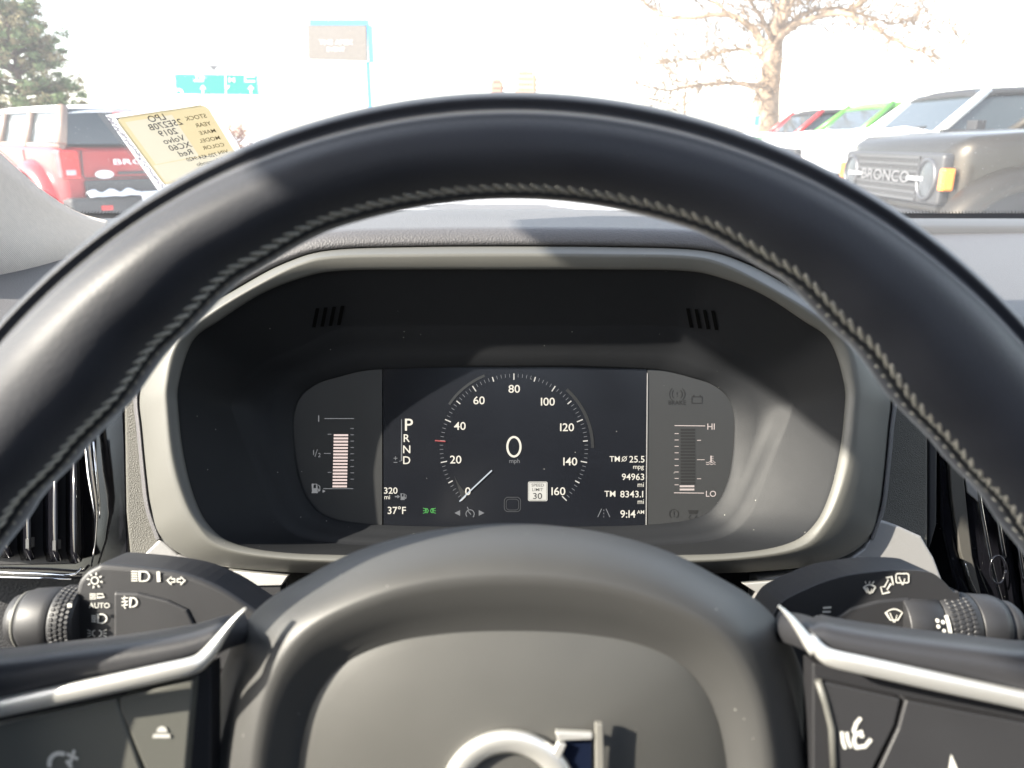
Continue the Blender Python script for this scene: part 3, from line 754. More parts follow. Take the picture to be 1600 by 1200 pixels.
# ================================================================== A-PILLAR, WINDSCREEN, TAG
ws_p0 = Vector((0, 1.02, 1.21)); ws_n = Vector((0, .50, .866)).normalized()   # windscreen 30 deg from horizontal
wdir = Vector((0, -.866, .50))
ws = MB()
rows = []
for j in range(14):
    s_ = -.02+.86*j/13
    rows.append([ws_p0+wdir*s_+Vector((-.60-.02+1.42*i/24, -.0, 0)) for i in range(25)])
ws.grid(rows)
wm = bpy.data.materials.new('glare_veil_glass'); wm.use_nodes = True; nt = wm.node_tree
for n in list(nt.nodes): nt.nodes.remove(n)
out = nt.nodes.new('ShaderNodeOutputMaterial'); tr = nt.nodes.new('ShaderNodeBsdfTransparent'); tl = nt.nodes.new('ShaderNodeBsdfTranslucent')
gl = nt.nodes.new('ShaderNodeBsdfGlossy'); gl.inputs['Roughness'].default_value = .02
tl.inputs['Color'].default_value = (1, 1, 1, 1)
m1 = nt.nodes.new('ShaderNodeMixShader'); m2 = nt.nodes.new('ShaderNodeMixShader')
tcn = nt.nodes.new('ShaderNodeTexCoord'); nz = nt.nodes.new('ShaderNodeTexNoise'); nz.inputs['Scale'].default_value = 7; nz.inputs['Detail'].default_value = 8
mr = nt.nodes.new('ShaderNodeMapRange'); mr.inputs['To Min'].default_value = .03; mr.inputs['To Max'].default_value = .11  # translucent share of the glass imitates veiling glare over the view
VEIL = mr
vo = nt.nodes.new('ShaderNodeTexVoronoi'); vo.inputs['Scale'].default_value = 160; sp = nt.nodes.new('ShaderNodeMath'); sp.operation = 'LESS_THAN'; sp.inputs[1].default_value = .07
ad = nt.nodes.new('ShaderNodeMath'); ad.operation = 'MULTIPLY_ADD'; ad.inputs[1].default_value = .25
L = nt.links.new
L(tcn.outputs['Object'], nz.inputs['Vector']); L(nz.outputs['Fac'], mr.inputs['Value']); L(tcn.outputs['Object'], vo.inputs['Vector']); L(vo.outputs['Distance'], sp.inputs[0])
L(sp.outputs[0], ad.inputs[0]); L(mr.outputs['Result'], ad.inputs[2]); L(ad.outputs[0], m1.inputs['Fac'])
L(tr.outputs[0], m1.inputs[1]); L(tl.outputs[0], m1.inputs[2]); m2.inputs['Fac'].default_value = .03
L(m1.outputs[0], m2.inputs[1]); L(gl.outputs[0], m2.inputs[2]); L(m2.outputs[0], out.inputs['Surface'])
wsh = thing('windscreen', 'sloping windscreen with dust specks and a painted glare veil, above the dashboard', 'windscreen', ws_p0)
ws.build('glass', wm, wsh)
# dotted black border along the lower edge of the glass
def onws(px, py, off=-.002): 
    p = on_plane(px, py, ws_p0, ws_n); return p-ws_n*(-off)*1.0
mb = MB()
fritm = mat('black_frit', (.01,.01,.012), .5)
mb.add([ws_p0+wdir*a+Vector((x, 0, 0))-ws_n*.002 for a, x in ((-.02,-.62),(-.02,.80),(.004,.80),(.004,-.62))], [(0,1,2,3)], False)
for i in range(330):
    for j in range(3):
        x = -.6+1.4*(i+.5*(j % 2))/330; c = ws_p0+wdir*(.0055+.0028*j)+Vector((x,0,0))-ws_n*.002; r = .0013-.0003*j
        mb.add([c+Vector((r*math.cos(a*math.pi/3),0,0))+wdir*(r*math.sin(a*math.pi/3)) for a in range(6)], [tuple(range(6))], False)
# dotted border along the pillar
edge = catmull([(-40,214,0),(0,246,0),(40,284,0),(80,315,0),(120,338,0),(165,352,0)], 10)
for i in range(len(edge)*4-4):
    p = edge[i//4].lerp(edge[min(i//4+1, len(edge)-1)], (i % 4)/4)
    for j in range(3):
        q = (p.x+(j+1)*2.6+(i % 2)*1.2, p.y-(j+1)*2.2); c = onws(*q); r = .0012-.0003*j
        mb.add([c+Vector((r*math.cos(a*math.pi/3),0,0))+wdir*(r*math.sin(a*math.pi/3)) for a in range(6)], [tuple(range(6))], False)
mb.build('dotted_border', fritm, wsh)
# pillar trim
pil = thing('pillar_trim', 'light grey fabric covered pillar trim left of the windscreen', 'pillar trim', W(-60,460,.75))
E1 = [(-500,-330,.42),(-300,-60,.52),(-120,140,.62),(-20,231,.70),(40,286,.755),(85,320,.80),(125,341,.84),(165,352,.88)]
E2 = [(-900,-50,.42),(-640,200,.50),(-400,380,.58),(-180,470,.64),(-60,468,.68),(20,452,.72),(80,436,.77),(140,420,.83)]
E1c = catmull(E1, 6); E2c = catmull(E2, 6); rows = []
for f in [i/12 for i in range(13)]:
    r = []
    for a, b in zip(E1c, E2c):
        p = a.lerp(b, f); r.append(W(p.x, p.y, p.z-.035*math.sin(math.pi*f)**.8))
    rows.append(r)
MB().grid(rows).build('fabric_cover', M_fabric, pil, solid=.006)
mb = MB(); mb.grid([[W(-300,478,.66),W(-100,473,.66),W(0,461,.66),W(90,440,.70),(W(150,420,.78))],[W(-300,500,.64),W(-100,490,.64),W(0,480,.64),W(90,466,.68),W(150,440,.76)]]); mb.build('lower_gasket', mat('gasket_grey', (.16,.16,.17), .6), pil, solid=.004)
mb = MB(); mb.grid([[W(-300,500,.62),W(0,478,.62),W(110,466,.66)],[W(-300,560,.57),W(0,545,.57),W(160,530,.6)]]); mb.build('tweeter_base', M_dashfine, pil, solid=.004)

# hanging price tag / stock sheet on the glass
tagp = thing('stock_tag', 'yellow dealer stock card in clear sleeve on the windscreen, writing seen mirrored', 'paper tag', onws(250,290))
Q = [Vector(onws(*p)) for p in ((150,172),(328,140),(398,262),(250,300))]   # TL TR BR BL of the sleeve
def quad(u, v, off=0):
    a = Q[0].lerp(Q[1], u); b = Q[3].lerp(Q[2], u); return a.lerp(b, v)-ws_n*off
qp = [Vector(onws(*p)) for p in ((180,180),(322,158),(384,260),(258,286))]
def card(u, v, off=.0015):
    a = qp[0].lerp(qp[1], u); b = qp[3].lerp(qp[2], u); return a.lerp(b, v)-ws_n*off
M_sleeve = mat('clear_sleeve', (.8,.8,.82), .25, alpha=.28)
mb = MB(); mb.add([quad(0,0,.0004),quad(1,0,.0004),quad(1,1,.0004),quad(0,1,.0004)], [(0,1,2,3)], False); mb.build('sleeve', M_sleeve, tagp)
def tl_mat(name, col, e):
    m = mat(name, col, .7); b = m.node_tree.nodes['Principled BSDF']; o_ = m.node_tree.nodes['Material Output']
    t = m.node_tree.nodes.new('ShaderNodeBsdfTranslucent'); t.inputs['Color'].default_value = (*col, 1); x = m.node_tree.nodes.new('ShaderNodeMixShader'); x.inputs['Fac'].default_value = e
    m.node_tree.links.new(b.outputs[0], x.inputs[1]); m.node_tree.links.new(t.outputs[0], x.inputs[2]); m.node_tree.links.new(x.outputs[0], o_.inputs['Surface']); return m
qs = [Vector(onws(*p)) for p in ((160,176),(330,150),(394,258),(252,296))]
def sheet(u, v, off): 
    a = qs[0].lerp(qs[1], u); b = qs[3].lerp(qs[2], u); return a.lerp(b, v)-ws_n*off
mb = MB()
for q in (((165,176),(328,150),(322,158.5),(181,180.5)),((165,176),(181,180.5),(258,286),(250,298)),((328,150),(396,262),(383,260),(322,158.5)),((258,286),(383,260),(396,262),(250,298))):
    mb.add([Vector(onws(*p))-ws_n*.0008 for p in q], [(0,1,2,3)], False)
mb.build('white_sheet', tl_mat('white_paper', (.85,.85,.85), .7), tagp)
ye = MB(); pal = MB(); N_ = 80
def inside(x, y, r=.08):
    cx = min(max(x, r), 1-r); cy = min(max(y, r), 1-r)
    return (x-cx)**2+(y-cy)**2 <= r*r
for i in range(N_):
    for j in range(N_):
        x, y = (i+.5)/N_, (j+.5)/N_
        if not inside(x, y): continue
        tgt = pal if ((.07 < x < .60 and .06 < y < .66) or (.04 < x < .96 and .67 < y < .95)) else ye
        tgt.add([card(i/N_, j/N_), card((i+1)/N_, j/N_), card((i+1)/N_, (j+1)/N_), card(i/N_, (j+1)/N_)], [(0,1,2,3)], False)
ye.build('yellow_card', tl_mat('yellow_paper', (.68,.58,.36), .5), tagp)
ink = mat('ink_blue_grey', (.05,.05,.07), .7); ct = MB(); ch = MB()
cf = lambda x, y: card(x/100, y/100, .0022)
for i, s_ in enumerate(('STOCK','YEAR','MAKE','MODEL','COLOR','VIN')):
    put_text(ct, s_, 94, 13+i*10.6, 5.2, cf, 'l', sx=.95, flip=True)
for i, (s_, x) in enumerate((('LPO',52),('25E270B',66),('2019',55),('Volvo',58),('XC60',60),('Red',56))):
    put_text(ch, s_, x, 5+i*10.4+(0 if i else 1), 7.8, cf, 'l', sx=.95, flip=True, rot=.03)
put_text(ch, '720-454-9420', 80, 67.5, 5.5, cf, 'l', sx=.8, flip=True); put_text(ch, 'Call Armando', 93, 77, 6, cf, 'l', sx=.85, flip=True); put_text(ch, '455', 66, 90, 8, cf, 'l', sx=1, flip=True)
pal.build('write_on_area', tl_mat('pale_paper', (.68,.63,.50), .5), tagp); ct.build('printed_heading', mat('brown_ink', (.14,.11,.05), .7), tagp); ch.build('handwriting', ink, tagp)
mb = MB(); random.seed(3)
for k in range(46):    # purple blotched strip of the sleeve's edge print
    v = .03+.94*k/46; u = .045+random.uniform(-.012,.02)
    w_ = random.uniform(.008,.02); mb.add([sheet(u-w_,v-.012,.001),sheet(u+w_,v-.008+random.uniform(-.01,.01),.001),sheet(u+w_*.7,v+.012,.001),sheet(u-w_*.8,v+.014,.001)], [(0,1,2,3)], False)
mb.build('edge_print', mat('purple_print', (.12,.06,.14), .7, alpha=.6), tagp)

# ================================================================== CABIN (unseen shell, added and shaped to control the light inside)
cab = thing('car_cabin', 'unseen dark roof lining and door shell, added to shade the driver seat', 'car cabin', (0,0,.4))
mh = mat('headliner', (.12,.12,.11), .95)
top = ws_p0+wdir*.84
mb = MB(); mb.box((-.595,.10,top.z+.0),(1.35,top.y,top.z+.04)); mb.box((-.595,-1.6,top.z),(-.12,.0999,top.z+.04)); mb.box((.85,-1.6,top.z),(1.35,.0999,top.z+.04)); mb.box((-.1199,-1.6,top.z),(.8499,-.95,top.z+.04)); mb.box((-.72,-1.6,top.z+.001),(-.597,-.4,top.z+.04)); mb.build('roof_lining', mh, cab)  # unseen roof; left edge and opening placed to shape sun and overhead light
mb = MB(); mb.box((-.72,-1.6,.4),(-.66,.9,1.02)); mb.build('door_panel', M_dashfine, cab)
mb = MB(); mb.box((1.4,-1.6,.4),(1.45,1.0,1.1)); mb.box((1.4,-1.6,1.1),(1.45,-.2,top.z)); mb.box((-.72,-1.6,1.02),(-.66,-.4,top.z)); mb.box((-.7,-1.7,.4),(1.4,-1.6,top.z)); mb.box((-.7,-1.6,.35),(1.4,1.0,.4)); mb.build('cabin_shell', M_dark, cab)  # floor plus unseen side and rear walls, added to cut light from behind

# ================================================================== OUTSIDE
def gz(x, y):
    z = 0
    if x < -1: z = -.10*min(1, (-x-1)/3)
    if y > 22: z += .02*(y-22)*.2
    return z
M_ground = mat('snowy_asphalt', (.30,.30,.31), .85, bump=.6, bscale=4, bdist=.02)
nt = M_ground.node_tree; b = nt.nodes['Principled BSDF']
tc = nt.nodes.new('ShaderNodeTexCoord'); n1 = nt.nodes.new('ShaderNodeTexNoise'); n1.inputs['Scale'].default_value = .35; n1.inputs['Detail'].default_value = 7
cr = nt.nodes.new('ShaderNodeValToRGB'); cr.color_ramp.elements[0].position = .45; cr.color_ramp.elements[0].color = (.09,.09,.095,1); cr.color_ramp.elements[1].position = .52; cr.color_ramp.elements[1].color = (.78,.79,.82,1)
nt.links.new(tc.outputs['Object'], n1.inputs['Vector']); nt.links.new(n1.outputs['Fac'], cr.inputs['Fac']); nt.links.new(cr.outputs['Color'], b.inputs['Base Color'])
rows = []
ys = [-60,-30,-10,-4]+[i*1.0 for i in range(-2, 40)]+[45,60,90,150,300,700,1800,4000]
xs = [-4000,-1500,-500,-200,-80,-40,-20]+[i*1.0 for i in range(-14, 16)]+[20,40,80,200,500,1500,4000]
rows = [[Vector((x, y, gz(x, y)+(.0 if abs(x) > 18 or y > 40 or y < 0 else .02*noise.noise((x*.7, y*.7, 0))))) for x in xs] for y in ys]
g = MB().grid(rows).build('ground', M_ground); g['kind'] = 'structure'
M_snow = mat('snow', (.86,.87,.9), .7, bump=.5, bscale=9, bdist=.02)
def lump(mb, cx, cy, z, rx, ry, h, n=18, m=10, seed=0):
    rows = []
    for j in range(m+1):
        f = j/m; rr_ = math.sin(f*math.pi/2); zz = math.cos(f*math.pi/2)
        rows.append([Vector((cx+rx*rr_*math.cos(2*math.pi*i/n)*(1+.25*noise.noise((math.cos(2*math.pi*i/n)*1.5+seed, math.sin(2*math.pi*i/n)*1.5, f))), cy+ry*rr_*math.sin(2*math.pi*i/n)*(1+.25*noise.noise((math.cos(2*math.pi*i/n)*1.5, seed+math.sin(2*math.pi*i/n)*1.5, f))),
              z+h*zz*(1+.35*noise.noise((math.cos(2*math.pi*i/n)*2*f+seed, math.sin(2*math.pi*i/n)*2*f, seed*1.7))))) for i in range(n)])
    mb.grid(rows, closed_u=True)

M_glasscar = mat('car_glass', (.03,.04,.045), .06, spec=.8)
M_tyre = mat('tyre_rubber', (.02,.02,.02), .85)
M_alloy = mat('alloy', (.25,.25,.26), .35, metal=.8)
M_blk = mat('black_trim', (.02,.02,.022), .6)
M_lens = mat('lamp_lens', (.35,.36,.38), .1, spec=.8)
M_redlens = mat('red_lens', (.5,.01,.01), .15, coat=.5)
M_amber = mat('amber_lens', (.9,.25,.02), .2, coat=.5)
def suv(label, paint, T, group=None, snow=True, top=None, detail=True, rear=False, letters='BRONCO', H=1.85, name='parked_suv', accent=None, hw=.955, grille=None):
    H = H-.12 if H > 1.84 else H
    """boxy off-roader; local x runs from the nose (0) to the tail (4.8), y across, z up; T maps it into the world"""
    t = thing(name, label, 'suv', T @ Vector((2.4,0,0)), group)
    top = top or paint; accent = accent or paint
    def sect(x, w, zb, zt, r=.10):
        pts = []
        for cxs, czs, a0 in ((1,-1,-90),(1,1,0),(-1,1,90),(-1,-1,180)):
            for k in range(5):
                a = R(a0+k*22.5); pts.append(T @ Vector((x, cxs*(w-r)+r*math.cos(a), (zb+r if czs < 0 else zt-r)+r*math.sin(a))))
        return pts
    mb = MB()
    S_ = [(.10,.70,.62,1.12,.08),(.13,.84,.55,1.19,.10),(.22,.90,.50,1.235,.10),(.6,.92,.45,1.265,.08),(1.2,.93,.42,1.29,.07),(1.5,.93,.42,1.30,.06),(2.4,.935,.40,1.22,.07),(4.5,.93,.42,1.20,.07),(4.72,.91,.48,1.18,.07),(4.78,.86,.52,1.14,.07)]
    rr_ = [sect(*q) for q in S_]; mb.grid(rr_, closed_u=True); n = len(rr_[0])
    mb.add(rr_[0], [tuple(range(n))], False); mb.add(rr_[-1], [tuple(range(n))], False)
    mb.build('body', paint, t)
    # cabin frame
    zb, zt = 1.22, H
    A0, A1 = 1.48, 2.02; B1_, B0 = 4.60, 4.74
    def P(x, y, z): return T @ Vector((x, y, z))
    mb = MB(); wt = .74; wb = .86
    for s_ in (-1, 1):
        mb.tube([P(A0,s_*wb,zb+.05),P(A1,s_*wt,zt-.05)], .045, 8); mb.tube([P(B0,s_*wb,zb),P(B1_,s_*wt,zt-.05)], .05, 8)
        mb.tube([P(2.75,s_*(wb+.005),zb-.02),P(2.78,s_*wt,zt-.05)], .045, 8); mb.tube([P(3.7,s_*(wb+.005),zb-.04),P(3.68,s_*wt,zt-.05)], .05, 8)
        mb.tube([P(A0,s_*wb,zb),P(B0,s_*wb,zb-.02)], .035, 8)
    mb.build('pillar_frame', accent, t)
    mb = MB()
    prof_ = [(A1-.10,-.02),(A1+.05,.03),(2.6,.05),(3.6,.05),(B1_-.05,.03),(B1_+.04,-.04)]
    rows = []
    for x, dz_ in prof_:
        rows.append([P(x, y, zt-.05+dz_-.035*(abs(y)/wt)**4) for y in [(-.78+1.56*k/12) for k in range(13)]])
    mb.grid(rows); mb.build('roof', top, t, solid=.05)
    def q4(mb, a, b, c, d): mb.add([a, b, c, d], [(0,1,2,3)], False)
    mb = MB(); q4(mb, P(A0+.01,-wb,zb+.03),P(A0+.01,wb,zb+.03),P(A1-.02,wt,zt-.05),P(A1-.02,-wt,zt-.05)); mb.build('windscreen_glass', M_glasscar, t)
    mb = MB(); q4(mb, P(B0+.01,-wb,zb),P(B0+.01,wb,zb),P(B1_+.02,wt,zt-.07),P(B1_+.02,-wt,zt-.07)); mb.build('rear_glass', M_glasscar, t)
    for s_ in (-1, 1):
        for x0, x1, y0, y1 in ((A0+.06,2.74,A1+.02,2.76),(2.79,3.68,2.80,3.66),(3.74,B0-.08,3.70,B1_-.08)):
            mb = MB(); q4(mb, P(x0,s_*(wb-.01),zb+.02),P(x1,s_*(wb-.01),zb+.02),P(y1,s_*(wt-.005),zt-.06),P(y0,s_*(wt-.005),zt-.06)); mb.build('side_glass', M_glasscar, t)
        mb = MB(); mb.box((0,-.09,-.07),(.10,.09,.09), T @ Matrix.Translation((1.72,s_*1.06,1.30))); mb.tube([P(1.76,s_*.93,1.28),P(1.77,s_*1.04,1.3)], .02, 6); mb.build('wing_mirror', M_blk, t, bevel=.02)
        for xc in (.57, 3.92):
            w_ = MB(); rows = []
            for rr2, yy in ((.28,.70),(.36,.70),(.395,.73),(.40,.82),(.395,.92),(.36,.955),(.25,.95),(.24,.92)):
                rows.append([P(xc+rr2*math.cos(2*math.pi*k/28), s_*yy, .40+rr2*math.sin(2*math.pi*k/28)) for k in range(28)])
            w_.grid(rows, closed_u=True); wo = w_.build('wheel', M_tyre, t)
            w_ = MB()
            w_.grid([[P(xc+rr2*math.cos(2*math.pi*k/28), s_*yy, .40+rr2*math.sin(2*math.pi*k/28)) for k in range(28)] for rr2, yy in ((.25,.935),(.23,.90),(.22,.86),(.06,.87),(.055,.91),(.001,.915))], closed_u=True)
            for k in range(6):
                a = k*math.pi/3; w_.tube([P(xc+.05*math.cos(a),s_*.90,.40+.05*math.sin(a)),P(xc+.23*math.cos(a),s_*.925,.40+.23*math.sin(a))], .022, 6)
            w_.build('wheel_rim', M_alloy, wo)
            # dark arch and flared fender
            w_ = MB(); w_.grid([[P(xc+r2*math.cos(math.pi*k/20), s_*yy, .42+r2*math.sin(math.pi*k/20)) for k in range(21)] for r2, yy in ((.49,.70),(.49,.941))]); w_.add([P(xc+.495*math.cos(math.pi*k/20), s_*.939, .42+.495*math.sin(math.pi*k/20)) for k in range(21)], [tuple(range(21))], False); w_.build('wheel_arch', M_blk, t)
            w_ = MB(); rows = []
            for r2, yy in ((.485,.90),(.49,1.02),(.50,1.06),(.545,1.065),(.60,1.02),(.63,.96),(.645,.91)):
                rows.append([P(xc+r2*1.04*math.cos(R(-8)+R(196)*k/24), s_*yy, .42+r2*math.sin(R(-8)+R(196)*k/24)) for k in range(25)])
            w_.grid(rows); w_.build('fender_flare', paint, t)
    for s_ in (-1, 1):
        for x in (1.62, 2.76, 3.72): mb = MB(); mb.tube([P(x, s_*.936, .55), P(x, s_*.937, 1.16)], .006, 5); mb.build('door_seam', M_blk, t)
        mb = MB(); mb.tube([P(.35, s_*.86, 1.17), P(.9, s_*.92, 1.19), P(1.5, s_*.925, 1.20)], .006, 5); mb.build('hood_seam', M_blk, t)
    for s_ in (-.45, .25):
        mb = MB(); mb.tube([P(1.46, s_, 1.25), P(1.60, s_+.05, 1.34), P(1.55, s_+.50, 1.33)], .012, 5); mb.build('wiper', M_blk, t)
    for s_ in (-1, 1):
        mb = MB(); mb.tube([P(2.62, s_*.945, 1.08), P(2.52, s_*.965, 1.085), P(2.42, s_*.945, 1.08)], .016, 6); mb.build('door_handle', M_blk, t)
    mb = MB(); mb.box((2.2,-.6,.9),(2.4,-.15,1.5), T); mb.box((2.2,.15,.9),(2.4,.6,1.5), T); mb.build('seat', M_blk, t, bevel=.06)
    # front
    gcol = grille or M_blk
    mb = MB(); mb.box((.045,-.80,.80),(.14,.80,1.13), T); gr = mb.build('grille', gcol, t, bevel=.03)
    if detail:
        mb = MB()
        for k in range(7): mb.box((.036,-.50,.82+k*.045),(.05,.50,.836+k*.045), T)
        for k in range(26): mb.box((.04,-.5+k*.04,.82),(.048,-.492+k*.04,1.11), T)
        mb.build('grille_bar', mat('grille_grey', (.05,.05,.052), .45), gr)
        mb = MB(); put_text(mb, letters, 0, 0, .075, lambda x, y: T @ Vector((.030, x, .97-y)), 'c', sx=1.75, flip=True)
        mb.build('grille_lettering', mat('light_letter', (.13,.13,.135), .4), gr)
    mb = MB(); mb.box((.0,-.90,.48),(.25,.90,.76), T); mb.box((-.03,-.55,.52),(.1,.55,.66), T); mb.build('front_bumper', M_blk, t, bevel=.04)
    for s_ in (-1, 1):
        mb = MB()
        def cring(r2, xx): return [P(xx, s_*.63+r2*math.cos(2*math.pi*k/24), .965+r2*math.sin(2*math.pi*k/24)) for k in range(24)]
        mb.grid([cring(.135,.06),cring(.135,.028),cring(.12,.02),cring(.112,.035)], closed_u=True)
        hl = mb.build('headlight', mat('chrome_ring', (.12,.12,.125), .4, metal=.8), t)
        mb = MB(); mb.grid([cring(.115,.04),cring(.07,.028),cring(.02,.022),cring(.001,.02)], closed_u=True); mb.build('lens', mat('lamp_glass', (.05,.055,.06), .25, spec=.5), hl)
        mb = MB(); mb.box((.012,min(s_*.40,s_*.62),.955),(.03,max(s_*.40,s_*.62),.98), T); mb.build('light_bar', mat('white_lamp', (.35,.36,.37), .2), hl)
        mb = MB(); mb.box((.03,min(s_*.80,s_*.872),.90),(.11,max(s_*.80,s_*.872),1.04), T); mb.build('side_marker', M_amber, t, bevel=.015)
    # rear
    mb = MB(); mb.box((4.62,-.92,.45),(4.90,.92,.66), T); rb = mb.build('rear_bumper', M_blk, t, bevel=.04)
    for s_ in (-1, 1):
        mb = MB(); mb.box((4.66,min(s_*.74,s_*.93),.86),(4.815,max(s_*.74,s_*.93),1.16), T); tlm = mb.build('tail_light', M_redlens, t, bevel=.02)
        mb = MB(); mb.box((4.80,min(s_*.79,s_*.89),.90),(4.822,max(s_*.79,s_*.89),.955), T); mb.build('reverse_lens', M_lens, tlm, bevel=.008)
    if snow:
        mb = MB(); rows = []
        for i in range(19):
            x = .32+1.14*i/18; r_ = []
            for j in range(25):
                y = -.86+1.72*j/24; e = min(i, 18-i, j, 24-j)/3; e = min(1, e)
                zz = 1.235+.06*min(1, (x-.22)/1.0)+(.045+.03*noise.noise((x*3, y*3, T.translation.y)))*e**.6-.01
                xx = x+(.05*noise.noise((y*4, T.translation.y, 3)) if i in (0, 18) else 0)
                r_.append(P(xx, y, zz))
            rows.append(r_)
        mb.grid(rows); mb.build('snow_cover', M_snow, t, solid=.0)
    return t, P
def paint_mat(name, col, metal=.2, rough=.32): return mat(name, col, rough, metal=metal, coat=.35, var=.05, vscale=3)
Pg = paint_mat('paint_graphite', (.038,.032,.024), .65, .4); Pw = paint_mat('paint_white', (.75,.75,.73), 0); Pgr = paint_mat('paint_green', (.09,.30,.04), .1); Pr = paint_mat('paint_red', (.60,.03,.03), .1)
GRP = 'SUVs parked in a row facing left'
def rowT(x, yc): return Matrix.Translation((x, yc, 0)) @ Matrix.Diagonal((1, 1, 1.075, 1))
t, P = suv('dark grey metallic SUV with round headlight and lettered grille, nearest in the row', Pg, rowT(2.88,6.26), GRP, snow=False, grille=mat('grille_dark', (.035,.035,.037), .5))
mb = MB()   # paper plate on the grille and snow left on the cowl
mb.box((-.045,.28,.60),(-.035,.58,.80), rowT(2.88,6.26)); mb.build('white_plate', mat('plate_white', (.8,.8,.8), .5), t)
mb = MB(); lump(mb, 2.88+1.38, 6.2, 1.29, .10, .7, .035, seed=2); mb.build('snow_patch', M_snow, t)
# black hood vents and seam
for s_ in (-1, 1):
    mb = MB(); mb.box((.75,min(s_*.60,s_*.66),1.255),(1.35,max(s_*.60,s_*.66),1.292), rowT(2.88,6.26)); mb.build('hood_strip', M_blk, t, bevel=.01)
suv('white SUV with dark hard top and snow on its hood, just behind the grey one', Pw, rowT(2.95,9.35), GRP, top=M_blk)
suv('bright green SUV with snow covered hood, third in the row', Pgr, rowT(3.42,12.45), GRP, top=Pgr)
suv('red SUV with snow covered hood at the far end of the row', Pr, rowT(3.60,15.55), GRP, top=M_blk)

# red SUV at the left, seen from behind
Prd = paint_mat('paint_cherry', (.30,.008,.010), .1)
ang = R(-42)
tail = Vector((-4.19, 9.25, 0)); 
# local +x (nose->tail) must point towards the camera and right
Tm = Matrix.Translation(tail) @ Matrix.Rotation(ang, 4, 'Z') @ Matrix.Translation((-4.8,0,0))
Tm.translation.z = .04
t, P = suv('red SUV seen from behind with snow on its rear bumper, beside the pillar', Prd, Tm, None, snow=False, detail=False, H=1.66, name='parked_suv', top=M_snow, accent=mat('paint_taupe', (.22,.16,.13), .4))
mb = MB(); put_text(mb, 'BRONCO', 0, 0, .055, lambda x, y: P(4.815, x, 1.03-y), 'c', sx=2.3); mb.build('tailgate_lettering', mat('letter_silver', (.8,.8,.8), .3), t)
mb = MB(); mb.add([P(4.812+(.0), -.50+.10*math.cos(a*math.pi/12), .90+.045*math.sin(a*math.pi/12)) for a in range(24)], [tuple(range(24))], False); mb.build('oval_badge', mat('badge', (.75,.75,.78), .25, metal=.5), t)
mb = MB(); mb.tube([P(4.795,-.70,1.16),P(4.80,-.72,.90),P(4.80,-.70,.86),P(4.80,.70,.86),P(4.80,.72,.90),P(4.795,.70,1.16)], .007, 6); mb.build('tailgate_gap', M_blk, t)
mb = MB(); mb.box((4.79,-.35,.895),(4.812,.35,.925), Tm); mb.build('tailgate_handle', M_blk, t, bevel=.008)
mb = MB(); mb.tube([P(4.74,.0,1.26),P(4.76,.35,1.30)], .012, 6); mb.build('rear_wiper', M_blk, t)
mb = MB(); mb.box((4.78,-.72,.62),(4.83,.72,.84), Tm); mb.build('lower_cladding', M_blk, t, bevel=.02)
mb = MB(); mb.box((4.655,-.25,1.53),(4.70,.25,1.56), Tm); mb.build('brake_light', M_redlens, t)
mb = MB()
for cy, w_, zz, h_ in ((-.45,.28,.66,.09),(.42,.30,.66,.09)):
    rows = []
    for j in range(9):
        f = j/8; rows.append([P(4.80+.13*f+.02*math.sin(k), cy-w_+2*w_*k/14, zz+h_*math.sin(math.pi*min(1, .15+f*.8))*(.75+.25*math.sin(k*1.3+cy))) for k in range(15)])
    mb.grid(rows)
mb.box((4.84,-.16,.50),(4.93,.17,.70), Tm)
mb.box((4.84,.10,.60),(4.92,.28,.76), Tm)
mb.build('bumper_snow', M_snow, t, bevel=.02)
for s_ in (-1,): 
    mb = MB(); mb.box((4.89,-.62,.52),(4.91,-.50,.57), Tm); mb.build('reflector', M_redlens, t)

